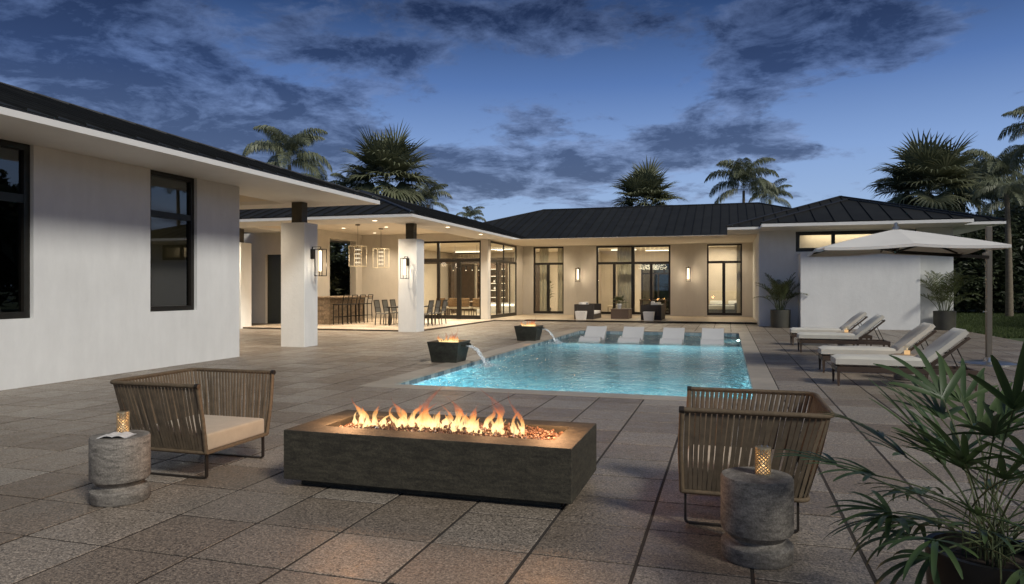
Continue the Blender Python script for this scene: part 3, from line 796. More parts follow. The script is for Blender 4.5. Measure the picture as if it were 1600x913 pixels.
MB().box(-12.1, -11.9, 37.2, 37.5, ZT+.02, 2.86).build('inner_post', M['dark_wood'], house)
MB().box(-16.98, -16.9, 31.5, 34.5, ZT+.02, 3.0).build('wall_panel', M['dark_wood'], house)
# room lights
for (x, y, e_, sx_, sy_) in ((-14.0, 34.0, 250, 2, 2), (-13.0, 39.5, 280, 3, 2), (-8.9, 39.5, 110, 1.5, 2), (-4.7, 39.6, 230, 3, 2), (-0.3, 38.9, 105, 1.5, 1.5), (-12.0, 32.6, 90, 1, 1)):
    lamp('AREA', (x, y, H-.05), e_, WARM2, sx_, size_y=sy_, name='room_light')
# cove strips
for (a, b, c, d) in ((-6.3, -4.9, 40.4, 40.55), (-4.5, -2.5, 41.5, 41.65), (-15.6, -13.5, 40.0, 40.15), (-12.6, -11.4, 37.8, 37.95)):
    MB().box(a, b, c, d, 3.63, 3.67).build('cove_light', M['cove_glow'], house)
# ---- right wing ------------------------------------------------------
XR = 1.2; YR = 29.8
wall('wall', 'x', XR, XR+.3, YR+.302, YB, -0.02, H-.003)
wall('wall', 'y', YR, YR+.3, XR, 7.95, -0.02, H-.003, [(2.55, 6.75, 2.92, 3.70)])
wall('wall', 'x', 7.65, 7.95, YR+.302, 46.0, -0.02, H-.003)
MB().box(2.62, 6.61, 28.7, YR-.002, -0.02, 2.82).build('bay_wall', M['stucco'], house, bevel=.01, seg=1)
window('y', YR+.05, 2.553, 6.747, 2.923, 3.697, vm=[(3.90, 2.9, 3.7, .13), (5.60, 2.9, 3.7, .16)], fw=.14, name='clerestory_window')
wall('interior_wall', 'y', YR+.9, YR+.95, 1.6, 7.6, 1.5, H, mat='curtain')
lamp('AREA', (4.7, YR+.62, 3.72), 26, WARM2, 3.5, size_y=.3, name='room_light')
eave(0.0, 9.3, 28.8, 46.0, [(1.2, 8.0, 28.8, 30.0)])
eave(1.2, 8.0, 27.7, 30.0, [], H-.004, FT-.02+.012)
hip_roof(0.0, 9.3, 28.8, 46.0, FT, 4.65, 4.65, 4.65, 4.65, FT+.333*4.65, faces='frl')
mb = MB(); A = (1.2, 27.7, FT+.012); B = (8.0, 27.7, FT+.012); R0 = (4.6, 31.1, FT+.012+1.133); C_ = (8.0, 31.6, FT+.012); D_ = (1.2, 31.6, FT+.012)
mb.face([A, B, R0]); mb.face([B, C_, R0]); mb.face([D_, A, R0])
rf = mb.build('roof', M['roof_trim'], house, fix=False)
roof_face([A, B, R0], (1, 0, 0), rf, .62); roof_face([B, C_, R0], (0, 1, 0), rf); roof_face([D_, A, R0], (0, 1, 0), rf)
for p, q in ((A, R0), (B, R0)):
    MB().bar(Vector(p)+Vector((0, 0, .035)), Vector(q)+Vector((0, 0, .035)), .11, .05).build('ridge_cap', M['roof_trim'], rf)
# ceiling downlights of the covered areas; the pool-side eave ones are added fill
def downlight(x, y, z, e_, spot=130):
    MB().lathe([(.075, z-.012), (.075, z-.001)], 16, (x, y)).build('downlight', M['lamp_glow'], house)
    lamp('SPOT', (x, y, z-.03), e_, WARM2, .06, spot=R(spot), name='downlight_beam', blend=.8)
for x in (-15.6, -13.6, -11.9):
    for y in (24.2, 27.0, 29.8): downlight(x, y, TRAYZ, 230)
for x in (-14.2, -12.0): downlight(x, 15.0, 4.02, 260)
for x in (-9.1, -5.6, -3.7, -0.1): downlight(x, 36.28, H+.002, 110, 160)
for y in (31.8, 34.6): downlight(-9.85, y, H, 170, 145)  # added under the eave to brighten the paving
for x in (-14.3, -11.2, -17.2): downlight(x, 21.4, H, 300, 145)
for y in (24.5, 28.2): downlight(-9.85, y, H, 230, 145)  # added eave spots, more fill on the patio
# ================================================================== WALL SCONCES
def make_sconce(label):
    t = thing('wall_sconce', label, 'wall lamp', (0, 0, 0), 0, None)   # mount plane y=0, lamp hangs toward -y
    MB().box(-.045, .045, -.075, 0.0, .0, .26).build('mount', M['bronze'], t, True, bevel=.008, seg=1)
    mb = MB(); mb.bar((0, -.04, .26), (0, -.04, .32), .022); mb.bar((0, -.03, .31), (0, -.29, .31), .018); mb.bar((0, -.28, .31), (0, -.28, .25), .018)
    mb.build('arm', M['bronze'], t, True)
    mb = MB(); a = .105; c = -.28; z0, z1 = -.44, .25
    for sx in (-1, 1):
        for sy in (-1, 1): mb.bar((sx*a, c+sy*a, z0), (sx*a, c+sy*a, z1), .016)
        for z in (z0, z1):
            mb.bar((sx*a, c-a, z), (sx*a, c+a, z), .018); mb.bar((-a, c+sx*a, z), (a, c+sx*a, z), .018)
    mb.bar((-a, c, z1), (a, c, z1), .016)
    mb.build('lantern_frame', M['bronze'], t, True)
    MB().lathe([(.045, z0+.12), (.045, z1-.04)], 16, (0, c)).build('glass_tube', M['lamp_glow'], t, True, smooth=True)
    return t
def sconce_light(loc, e_): lamp('POINT', loc, e_*2.2, WARM2, .05, name='sconce_light')
G_ = 'lantern wall lamps with warm glass tubes'
s1 = make_sconce('large bronze lantern wall lamp on the square column nearest the long white wall'); s1['group'] = G_
s1.location = (-10.37, 16.31, 2.27); s1.rotation_euler = (0, 0, PI/2)
sconce_light((-10.37+.30, 16.31, 2.1), 15)
def place_sconce(x, y, z, label, e_=15, rz=0):
    dup(s1, (x, y, z), rz, label, G_); sconce_light((x, y-.30, z-.17), e_)
place_sconce(-10.50, 22.5, 2.27, 'bronze lantern wall lamp on the front of the column beside the dark dining chairs', 15)
place_sconce(-17.72, 22.5, 2.27, 'lantern wall lamp on the far column behind the edge of the long white wall', 22)
place_sconce(-7.45, 36.9, 2.27, 'lantern wall lamp between the narrow glass door and the wide glass doors', 24)
place_sconce(-1.86, 36.9, 2.27, 'lantern wall lamp on the far wall between the wide glass doors and the bedroom door', 24)

# ================================================================== FIRE PIT
fp = thing('fire_pit', 'long low dark stone fire pit table with flames over orange lava glass', 'fire pit', (-2.14, 5.24, 0))
X0, X1, Y0, Y1, ZF = -3.27, -1.01, 4.76, 5.72, .432
MB().holes(X0, X1, Y0, Y1, [(X0+.21, X1-.18, Y0+.235, Y1-.21)], .055, ZF).build('casing', M['firepit'], fp, bevel=.004, seg=1)
MB().box(X0+.10, X1-.10, Y0+.09, Y1-.10, -.001, .055).build('plinth', M['firepit'], fp)
MB().box(X0+.212, X1-.182, Y0+.237, Y1-.212, .30, .335).build('burner_tray', M['black_metal'], fp)
rnd = random.Random(3)
ICO = [(0, 0, 1), (.894, 0, .447), (.276, .851, .447), (-.724, .526, .447), (-.724, -.526, .447), (.276, -.851, .447), (.724, .526, -.447), (-.276, .851, -.447), (-.894, 0, -.447), (-.276, -.851, -.447), (.724, -.526, -.447), (0, 0, -1)]
ICF = [(0, 1, 2), (0, 2, 3), (0, 3, 4), (0, 4, 5), (0, 5, 1), (1, 6, 2), (2, 7, 3), (3, 8, 4), (4, 9, 5), (5, 10, 1), (6, 7, 2), (7, 8, 3), (8, 9, 4), (9, 10, 5), (10, 6, 1), (11, 7, 6), (11, 8, 7), (11, 9, 8), (11, 10, 9), (11, 6, 10)]
def pebbles(n_, x0, x1, y0, y1, z, r0, r1, dome=0.0):
    mb = MB()
    for k in range(n_):
        x = rnd.uniform(x0, x1); y = rnd.uniform(y0, y1); r_ = rnd.uniform(r0, r1)
        f_ = 1-abs((x-(x0+x1)/2)/((x1-x0)/2))**3
        e_ = Euler((rnd.uniform(0, 6), rnd.uniform(0, 6), rnd.uniform(0, 6))).to_matrix(); sc_ = Vector((rnd.uniform(.6, 1.3), rnd.uniform(.6, 1.2), rnd.uniform(.5, 1)))
        c = Vector((x, y, z+rnd.uniform(0, .02)+dome*f_*rnd.random()))
        mb.poly([c+e_@Vector((p[0]*sc_.x, p[1]*sc_.y, p[2]*sc_.z))*r_*rnd.uniform(.8, 1.15) for p in ICO], ICF)
    return mb
struct(pebbles(3600, X0+.22, X1-.19, Y0+.245, Y1-.22, .360, .010, .021, .060).build('lava_glass', M['media'], fp, fix=False), 'stuff')
def flame_mesh(h, r, seed, fork=False):
    rr = random.Random(seed); n_ = 12; m_ = 10
    mb = MB(); ph = rr.uniform(0, 6); amp = rr.uniform(.10, .40)*h; ax = rr.uniform(-.2, 1.0); fq = rr.uniform(1.0, 1.7)
    pts = []; rs = []
    for k in range(n_+1):
        u = k/n_
        x = amp*math.sin(ph+u*fq*3.5)*u + .10*h*ax*u*u; y = amp*.7*math.cos(ph*1.3+u*fq*3.0)*u
        base = math.sin(PI*min(1, (u*.9+.13)))**0.8
        w_ = r*(base*(1-u)**.45)*(1+.38*math.sin(u*12+ph*2)) + .0008
        pts.append((x, y, u*h)); rs.append(max(w_, .001))
    vs = []; fs = []
    for k, p in enumerate(pts):
        for q in range(m_):
            a = 2*PI*q/m_; s2 = rs[k]
            vs.append((p[0]+math.cos(a)*s2*1.2, p[1]+math.sin(a)*s2*.6, p[2]))
    for k in range(n_):
        for q in range(m_):
            q2 = (q+1) % m_; fs.append((k*m_+q, k*m_+q2, (k+1)*m_+q2, (k+1)*m_+q))
    return mb.poly(vs, fs)
# tongues: (pixel-free) positions along the burner, height, width
tong = [(-2.93, .20, .030), (-2.88, .11, .025), (-2.80, .08, .02), (-2.76, .17, .030), (-2.70, .20, .026), (-2.62, .13, .030), (-2.55, .22, .034), (-2.50, .12, .040), (-2.46, .19, .030), (-2.40, .21, .034),
        (-2.35, .17, .040), (-2.31, .22, .036), (-2.26, .20, .042), (-2.22, .33, .040), (-2.19, .15, .045), (-2.13, .20, .036), (-2.07, .25, .038), (-2.02, .13, .045), (-1.97, .19, .034),
        (-1.92, .15, .040), (-1.87, .22, .034), (-1.83, .12, .036), (-1.78, .20, .032), (-1.74, .33, .036), (-1.70, .13, .034), (-1.64, .10, .03), (-1.55, .29, .030), (-1.52, .10, .026), (-2.66, .09, .03), (-2.15, .10, .05), (-1.95, .09, .05)]
tr_ = random.Random(9)
tong = [(x, h_*1.2, r_) for (x, h_, r_) in tong] + [(x+tr_.uniform(-.03, .03), h_*tr_.uniform(.45, 1.0), r_*tr_.uniform(.5, .95)) for (x, h_, r_) in tong]
for k, (x, h_, r_) in enumerate(tong):
    o = flame_mesh(h_, r_*.92, k*7+1).build('flame', M['flame'], None, fix=False, smooth=True)
    y_ = 5.24+random.uniform(-.10, .08)
    o.parent = fp; o.location = Vector((x, y_, .375)) - fp.location; o.rotation_euler = (0, 0, random.uniform(-.6, .6))
for x, e_ in ((-2.98, 18), (-2.35, 5), (-1.75, 6), (-1.26, 18)): lamp('POINT', (x, 5.24, .63), e_, (1.0, 0.52, 0.24), .10, name='fire_light')

# ================================================================== FIRE AND WATER BOWLS
def make_bowl(label):
    t = thing('fire_bowl', label, 'fire bowl', (0, 0, 0), 0, 'square fire bowls spilling water into the pool')
    b, c, h_ = .27, .345, .42
    mb = MB()
    def ring(r_, z): return [(-r_, -r_, z), (r_, -r_, z), (r_, r_, z), (-r_, r_, z)]
    vs = ring(b, 0)+ring(c, h_)+ring(c-.035, h_)+ring(c-.06, h_-.09)
    fs = [(3, 2, 1, 0)]
    for k in range(3):
        for q in range(4): fs.append((k*4+q, k*4+(q+1) % 4, (k+1)*4+(q+1) % 4, (k+1)*4+q))
    fs.append((12, 13, 14, 15)); mb.poly(vs, fs); mb.build('bowl', M['bowl'], t, True, bevel=.004, seg=1)
    mb = MB(); mb.box(.29, .43, -.15, .15, .325, .337); mb.box(.29, .43, -.162, -.15, .325, .365); mb.box(.29, .43, .15, .162, .325, .365)
    mb.build('spout', M['bowl'], t, True)
    struct(pebbles(240, -.25, .25, -.25, .25, .335, .012, .024, .03).build('lava_glass', M['media'], t, True, fix=False), 'stuff')
    for k, (x, h2) in enumerate([(-.17, .15), (-.11, .09), (-.05, .17), (-.01, .14), (.04, .11), (.08, .18), (.12, .12), (.18, .24), (.0, .09), (.14, .08)]):
        o = flame_mesh(h2*1.55, .036, 100+k*5).build('flame', M['flame_small'], None, fix=False, smooth=True)
        o.parent = t; o.location = (x, random.uniform(-.12, .1), .35)
    return t
b1 = make_bowl('larger looking dark square fire bowl, the nearer of the two on the pool edge'); 
BL = [(-5.50, 13.75), (-5.50, 19.95)]
b1.location = (*BL[0], .006)
b2 = dup(b1, (*BL[1], .006), label='dark square fire bowl farther along the pool edge, by the white ledge loungers')
for (x, y) in BL: lamp('POINT', (x, y, .55), 9, (1.0, .50, .18), .08, name='bowl_fire_light')
rj = random.Random(5)
for k, (bx, by) in enumerate(BL):
    t = thing('water_stream', 'clear water arc falling from the '+('nearer' if k == 0 else 'farther')+' fire bowl into the pool', 'water jet', (bx+.43, by, ZW), 0, 'water arcs falling into the pool')
    mb = MB(); n_ = 16; w_ = .12; vs = []; fs = []; nw = 9
    for i in range(n_+1):
        u = i/n_; x = bx+.40+.42*u**.8; z = .342+(-.44)*u**1.9; tw = w_*(1-.45*u)
        for q in range(nw):
            v_ = q/(nw-1)*2-1; jit = rj.uniform(-.012, .012)*(.4+u)
            vs.append((x+jit, by+v_*tw+rj.uniform(-.006, .006), z+jit))
    for i in range(n_):
        for q in range(nw-1): fs.append((i*nw+q, i*nw+q+1, (i+1)*nw+q+1, (i+1)*nw+q))
    mb.poly(vs, fs); base = len(mb.v)
    mb.poly([(v[0]+.014, v[1], v[2]-.014) for v in vs], [f_[::-1] for f_ in fs])
    mb.build('falling_sheet', M['jet'], t, fix=False, smooth=True)
    sp = MB(); cx_ = bx+.84
    for i in range(260):
        a = rj.uniform(0, 6.28); rr = abs(rj.gauss(0, .13)); hh = max(0, .16*math.exp(-rr*7)*rj.random()); s2 = rj.uniform(.004, .013)
        c = Vector((cx_+rr*math.cos(a)*1.2, by+rr*math.sin(a)*1.6, ZW+.002+hh)); sp.poly([c+Vector(p)*s2 for p in ICO], ICF)
    for i in range(60):
        u = rj.random(); x = bx+.40+.42*u**.8; z = .342+(-.44)*u**1.9; s2 = rj.uniform(.003, .008)
        c = Vector((x+rj.uniform(-.02, .06), by+rj.uniform(-.11, .11), z+rj.uniform(-.05, .02))); sp.poly([c+Vector(p)*s2 for p in ICO], ICF)
    struct(sp.build('splash', M['jet'], t, fix=False), 'stuff')

# ================================================================== ROPE ARMCHAIRS
def make_armchair(label):
    t = thing('rope_armchair', label, 'armchair', (0, 0, 0), 0, 'low rope armchairs by the fire pit')
    def rail(xf, xb, yw, z, r_=.09, n_=5):
        pts = [Vector((xf, -yw, z))]
        for (cx_, cy_, a0) in ((xb+r_, -yw+r_, -PI/2), (xb+r_, yw-r_, PI)):
            for k in range(n_+1):
                a = a0-k/n_*PI/2 if True else 0
                pts.append(Vector((cx_+r_*math.cos(a), cy_+r_*math.sin(a), z)))
        pts.append(Vector((xf, yw, z))); return pts
    top = rail(-.01, -.89, .485, .755); bot = rail(-.0, -.76, .39, .215, .06)
    def samp(pts, u):
        L = [0.0]
        for a, b in zip(pts, pts[1:]): L.append(L[-1]+(b-a).length)
        s2 = u*L[-1]
        for k in range(len(pts)-1):
            if s2 <= L[k+1]+1e-9: return pts[k].lerp(pts[k+1], (s2-L[k])/max(1e-9, L[k+1]-L[k]))
        return pts[-1]
    MB().tube(top, .017, 8).build('top_rail', M['rope'], t, True, smooth=True, angle=60)
    MB().tube(bot, .015, 8).build('bottom_rail', M['rope'], t, True, smooth=True, angle=60)
    for q in (0, -1):
        MB().tube([top[q]+Vector((.004, 0, .005)), top[q].lerp(bot[q], .5)+Vector((.012, 0, 0)), bot[q]], .017, 8).build('front_post', M['rope'], t, True, smooth=True, angle=60)
        MB().tube([top[q]+Vector((-.01, 0, .0)), top[q]+Vector((.022, 0, .0))], .022, 8).build('end_cap', M['chair_metal'], t, True, smooth=True)
    n_ = 78
    for k in range(n_):
        u = (k+.8)/(n_+.6)
        a = samp(top, u); b = samp(bot, u); a2 = samp(top, min(1, u+.004)); tg = (a2-samp(top, u-.004)).normalized()
        d = (b-a).normalized(); nn = d.cross(tg).normalized()
        off = nn*random.uniform(-.008, .008)+tg*random.uniform(-.006, .006)
        mid = a.lerp(b, .5)+off
        mb = MB(); hw = .0130
        rows = [a+nn*.016, a.lerp(b, .03)+nn*.004, mid, a.lerp(b, .97)+nn*.004, b+nn*.015]
        vs = []
        for p in rows: vs += [p-tg*hw-nn*.002, p+tg*hw-nn*.002, p+tg*hw*.6+nn*.0055, p-tg*hw*.6+nn*.0055]
        fs = [(3, 2, 1, 0), (16, 17, 18, 19)]
        for i in range(4):
            for q in range(4): fs.append((i*4+q, i*4+(q+1) % 4, (i+1)*4+(q+1) % 4, (i+1)*4+q))
        mb.poly(vs, fs).build('strap', M['strap'], t, True, fix=False)
    MB().box(-.74, -.012, -.375, .375, .205, .222).build('seat_pan', M['chair_metal'], t, True)
    MB().bar((0, -.39, .215), (0, .39, .215), .026, .026).build('front_rail', M['rope'], t, True, bevel=.006)
    MB().box(-.735, -.004, -.368, .368, .224, .362).build('seat_cushion', M['cushion_tan'], t, True, bevel=.024, seg=4, smooth=True, angle=50)
    for y in (-.36, .36):
        pts = [(-.02, y, .205), (-.02, y, .02), (-.02-.02, y, .008), (-.68, y, .008), (-.70, y, .02), (-.70, y, .205)]
        mb = MB()
        for p, q in zip(pts, pts[1:]): mb.bar(p, q, .014, .026, up=(0, 1, 0))
        mb.build('sled_leg', M['chair_metal'], t, True)
    return t
ch = make_armchair('brown rope armchair with visible tan seat cushion, beside the table with the magazine')
ch.location = (-3.95, 5.11, 0)
dup(ch, (-.28, 5.12, 0), PI, 'brown rope armchair seen from its outer side, behind a stone table near the leafy palm')

# ================================================================== STONE DRUM TABLES
def make_drum(label):
    t = thing('stone_side_table', label, 'side table', (0, 0, 0), 0, 'waisted stone drum tables')
    MB().lathe([(.150, .118), (.175, .150), (.192, .158), (.197, .172), (.197, .452), (.190, .464), (.0, .465)], 48).build('drum_top', M['table_stone'], t, True, smooth=True, angle=40)
    MB().lathe([(.188, 0.0), (.196, .010), (.196, .085), (.185, .098), (.155, .108), (.148, .122)], 48).build('drum_base', M['table_stone'], t, True, smooth=True, angle=40)
    return t
d1 = make_drum('round waisted grey stone side table carrying an open magazine and a lantern'); d1.location = (-4.19, 4.12, 0)
d2 = dup(d1, (.16, 4.28, 0), 1.3, 'round waisted grey stone side table in front of the armchair seen from behind')
def make_lantern(label):
    t = thing('candle_lantern', label, 'candle holder', (0, 0, 0), 0, 'pierced glass candle lanterns')
    mb = MB(); n_ = 12; r_ = .041
    for k in range(n_):
        for q in range(7):
            a0 = 2*PI*k/n_; z = .018+q*.0205; dz = .0102
            da = PI/n_
            P_ = lambda a, z: (r_*math.cos(a), r_*math.sin(a), z)
            mb.bar(P_(a0, z-dz), P_(a0+da, z), .0052); mb.bar(P_(a0+da, z), P_(a0, z+dz), .0052)
            mb.bar(P_(a0, z+dz), P_(a0-da, z), .0052); mb.bar(P_(a0-da, z), P_(a0, z-dz), .0052)
    mb.build('pierced_shell', M['gold'], t, True, fix=False)
    mb = MB()
    for z in (.0, .146): mb.lathe([(.038, z), (.0435, z), (.0435, z+.008), (.038, z+.008)], 24)
    mb.build('rim_ring', M['gold'], t, True, fix=False)
    MB().lathe([(.034, .004), (.034, .16)], 20).build('glass', M['glass_clear'], t, True, smooth=True, fix=False)
    MB().lathe([(.02, .006), (.02, .035), (0, .037)], 14).build('candle', M['candle'], t, True, smooth=True)
    MB().lathe([(.0, .040), (.007, .050), (.004, .066), (0, .078)], 8).build('candle_flame', M['tiny_flame'], t, True, smooth=True)
    return t
l1 = make_lantern('small glowing pierced lantern standing beside the magazine on the stone table'); l1.location = (-4.235, 4.19, .465)
dup(l1, (.195, 4.31, .465), 0, 'small glowing pierced lantern on the stone table in front of the armchair seen from behind')
for p in ((-4.235, 4.19, .53), (.195, 4.31, .53)): lamp('POINT', p, .09, (1, .62, .3), .015, name='candle_light')
# open magazine
mg = thing('magazine', 'open magazine lying on the stone side table', 'magazine', (-4.16, 4.06, .465), .35)
for s_ in (-1, 1):
    mb = MB(); n_ = 6; vs = []; 
    for i in range(n_+1):
        u = i/n_; x = s_*u*.105; z = .016*math.sin(PI*min(1, u*1.1+.12))+.003
        vs += [(x, -.07, z), (x, .07, z)]
    up = [(v[0], v[1], v[2]+.004) for v in vs]
    fs = [(2*i, 2*i+2, 2*i+3, 2*i+1) for i in range(n_)]; m_ = len(vs)
    mb.poly(vs+up, fs+[tuple(q+m_ for q in f_)[::-1] for f_ in fs]+[(2*i, 2*i+2, 2*i+2+m_, 2*i+m_) for i in range(n_)]+[(2*i+1, 2*i+3, 2*i+3+m_, 2*i+1+m_) for i in range(n_)])
    mb.build('page', M['paper'], mg, True)

# ================================================================== SUN LOUNGERS
def make_lounger(label):
    t = thing('sun_lounger', label, 'sun lounger', (0, 0, 0), 0, 'cushioned sun loungers beside the pool')
    Wd = .62
    mb = MB(); mb.box(0, 1.92, 0, .04, .22, .30); mb.box(0, 1.92, Wd-.04, Wd, .22, .30); mb.box(0, .04, .041, Wd-.041, .22, .299); mb.box(1.88, 1.92, .041, Wd-.041, .22, .299)
    mb.build('frame', M['dark_wood'], t, True, bevel=.004, seg=1)
    for k in range(9):
        MB().box(.10+k*.13, .19+k*.13, .042, Wd-.042, .275, .297).build('slat', M['dark_wood'], t, True)
    for (x, y) in ((0.004, 0.004), (0.004, Wd-.049), (1.87, 0.004), (1.87, Wd-.049), (1.22, .004), (1.22, Wd-.049)):
        b_ = 0.03 if x < 1.5 else 0.03
        vs = [(x+.008, y+.008, 0), (x+.034, y+.008, 0), (x+.034, y+.034, 0), (x+.008, y+.034, 0), (x, y, .222), (x+.045, y, .222), (x+.045, y+.045, .222), (x, y+.045, .222)]
        MB().poly(vs, [(0, 3, 2, 1), (4, 5, 6, 7), (0, 1, 5, 4), (1, 2, 6, 5), (2, 3, 7, 6), (3, 0, 4, 7)]).build('leg', M['dark_wood'], t, True)
    def cushion(L, th, name):
        nx, ny = 14, 8; vs = []; fs = []
        for sd in (1, 0):
            for i in range(nx+1):
                for j in range(ny+1):
                    u, v_ = i/nx, j/ny
                    e_ = min(u, 1-u)*L/.05; f_ = min(v_, 1-v_)*(Wd-.03)/.05
                    ed = min(1, math.sqrt(min(1, e_)))*min(1, math.sqrt(min(1, f_)))
                    zz = (th/2)*(.55+.45*ed)*(1 if sd else -1) + (.006*math.sin(u*9+v_*3)*ed if sd else 0)
                    inx = (1-ed)*.0
                    vs.append((u*L, .015+v_*(Wd-.03), th/2+zz))
        n1_ = (nx+1)*(ny+1)
        for i in range(nx):
            for j in range(ny):
                a = i*(ny+1)+j; fs.append((a, a+ny+1, a+ny+2, a+1)); fs.append((a+n1_, a+n1_+1, a+n1_+ny+2, a+n1_+ny+1))
        for i in range(nx):
            a = i*(ny+1); fs.append((a, a+n1_, a+n1_+ny+1, a+ny+1)); a += ny; fs.append((a, a+ny+1, a+n1_+ny+1, a+n1_))
        for j in range(ny):
            a = j; fs.append((a, a+1, a+1+n1_, a+n1_)); a = nx*(ny+1)+j; fs.append((a, a+n1_, a+1+n1_, a+1))
        return vs, fs
    vs, fs = cushion(1.27, .155, 'x')
    MB().poly([(v[0]-.015, v[1], v[2]+.30) for v in vs], fs).build('seat_cushion', M['cushion_white'], t, True, smooth=True, angle=60)
    ang = R(41); vs, fs = cushion(.76, .125, 'y')
    def rot(v): return (1.25+v[0]*math.cos(ang)-v[2]*math.sin(ang), v[1], .33+v[0]*math.sin(ang)+v[2]*math.cos(ang))
    MB().poly([rot(v) for v in vs], fs).build('back_cushion', M['cushion_white'], t, True, smooth=True, angle=60)
    mb = MB()
    for y in (.02, Wd-.02): mb.bar(rot((-.04, y, -.025)), rot((.72, y, -.025)), .035, .035)
    for x in (.0, .35, .70): mb.bar(rot((x, .03, -.025)), rot((x, Wd-.03, -.025)), .04, .022)
    mb.build('back_frame', M['dark_wood'], t, True)
    for y in (.06, Wd-.06): MB().tube([rot((.50, y, -.03)), (1.80, y, .29)], .009, 6).build('prop', M['black_metal'], t, True)
    return t
lg = make_lounger('cushioned sun lounger nearest the leafy palm, largest of the four')
LX = 1.63
lg.location = (LX, 12.08, 0)
dup(lg, (LX, 13.86, 0), label='cushioned sun lounger second from the leafy palm, just behind the nearest one')
dup(lg, (LX, 18.02, 0), label='cushioned sun lounger third from the leafy palm, in front of the white bay wall')
dup(lg, (LX, 20.15, 0), label='cushioned sun lounger farthest from the leafy palm, nearest the white bay wall')
def make_ctable(label):
    t = thing('round_table', label, 'side table', (0, 0, 0), 0, 'round stone tables between the loungers')
    MB().lathe([(.19, 0), (.20, .01), (.20, .36), (.19, .375)], 28).build('table_base', M['table_stone'], t, True, smooth=True)
    MB().lathe([(.235, .375), (.245, .38), (.245, .405), (.235, .412), (0, .412)], 32).build('table_top', M['table_stone'], t, True, smooth=True)
    return t
def make_jar(label):
    t = thing('candle_jar', label, 'candle', (0, 0, 0), 0, 'glass candle jars on the round tables')
    MB().lathe([(.052, 0), (.052, .15)], 20).build('glass', M['glass_clear'], t, True, smooth=True, fix=False)
    MB().lathe([(.045, .004), (.045, .07), (0, .072)], 16).build('candle', M['candle'], t, True, smooth=True)
    MB().lathe([(.0, .076), (.009, .088), (.005, .105), (0, .12)], 8).build('candle_flame', M['tiny_flame'], t, True, smooth=True)
    return t
TB = [(2.86, 13.26), (2.83, 19.38)]
c1 = make_ctable('low round stone table between the two loungers closest to the leafy palm'); c1.location = (*TB[0], 0)
dup(c1, (*TB[1], 0), label='low round stone table between the two loungers in front of the white bay wall')
j1 = make_jar('lit candle jar on the round table between the two loungers closest to the palm'); j1.location = (*TB[0], .412)
dup(j1, (*TB[1], .412), label='lit candle jar on the round table between the loungers by the white bay wall')
for x, y in TB: lamp('POINT', (x, y, .62), 1.6, (1, .62, .32), .05, name='candle_light')

# ================================================================== CANTILEVER UMBRELLA
um = thing('cantilever_umbrella', 'large off white cantilever parasol over the sun loungers on a round steel base', 'umbrella', (4.98, 16.35, 0))
MB().lathe([(.48, 0), (.48, .03), (.40, .045), (.34, .06), (.0, .062)], 48, (4.98, 16.35)).build('base', M['steel'], um, smooth=True)
MB().lathe([(.09, .06), (.085, .14), (.0, .14)], 24, (4.98, 16.35)).build('pole_sleeve', M['steel'], um, smooth=True)
MB().box(4.93, 5.03, 16.30, 16.40, .06, 2.74).build('pole', M['umb_pole'], um, bevel=.012)
MB().box(4.86, 4.94, 16.27, 16.33, 2.10, 2.22).build('crank_box', M['umb_pole'], um, bevel=.01)
MB().tube([(4.84, 16.2, 1.05), (4.93, 16.3, 1.05)], .012, 6).build('crank_handle', M['steel'], um)
UX, UY, UA, ZE, ZA = 2.97, 14.62, 1.38, 2.215, 2.60
MB().bar((4.96, 16.32, 2.13), (UX+.02, UY+.02, ZA-.42), .05, .06).build('arm', M['black_metal'], um)
cn = (UX, UY)
def cpt(i, u):   # 8 rib ends of a square canopy
    a = [(-1, -1), (0, -1), (1, -1), (1, 0), (1, 1), (0, 1), (-1, 1), (-1, 0)][i % 8]
    drop = (0 if i % 2 == 0 else .045)
    x = UX+a[0]*UA*u; y = UY+a[1]*UA*u
    z = ZA-(ZA-ZE-drop)*u**1.1
    return Vector((x, y, z))
for i in range(8):
    mb = MB(); rows = []; n_ = 8
    for k in range(n_+1):
        u = .02+.98*k/n_; a, b = cpt(i, u), cpt(i+1, u); row = []
        for q in range(7):
            p = a.lerp(b, q/6); p.z -= .022*math.sin(PI*q/6)*u; row.append(p)
        rows.append(row)
    vs = [p for r_ in rows for p in r_]; fs = [(k*7+q, k*7+q+1, (k+1)*7+q+1, (k+1)*7+q) for k in range(n_) for q in range(6)]
    m_ = len(vs)
    hem = [p+Vector((0, 0, -.05)) for p in rows[-1]]
    mb.poly(vs+[p+Vector((0, 0, -.006)) for p in vs], fs+[tuple(q+m_ for q in f_)[::-1] for f_ in fs])
    mb.poly(rows[-1]+hem, [(q, q+1, q+8, q+7) for q in range(6)])
    mb.build('canopy_panel', M['canopy'], um, fix=False, smooth=True, angle=60)
    e_ = cpt(i, .98)+Vector((0, 0, -.022)); h_ = Vector((UX, UY, ZA-.30))+(e_-Vector((UX, UY, ZA))).normalized()*.06
    rb = MB().bar(cpt(i, .03)+Vector((0, 0, -.03)), e_, .022, .028).build('rib', M['black_metal'], um)
    mdl = cpt(i, .48)+Vector((0, 0, -.04))
    MB().bar(Vector((h_.x, h_.y, ZA-.40)), mdl, .026, .032).build('strut', M['black_metal'], rb)
MB().lathe([(.0, ZA-.46), (.05, ZA-.44), (.06, ZA-.38), (.03, ZA-.34), (.03, ZA-.02)], 16, cn).build('hub', M['black_metal'], um, smooth=True)
MB().lathe([(.07, ZA-.005), (.07, ZA+.02), (.035, ZA+.05), (.035, ZA+.11), (0, ZA+.13)], 16, cn).build('finial', M['steel'], um, smooth=True)

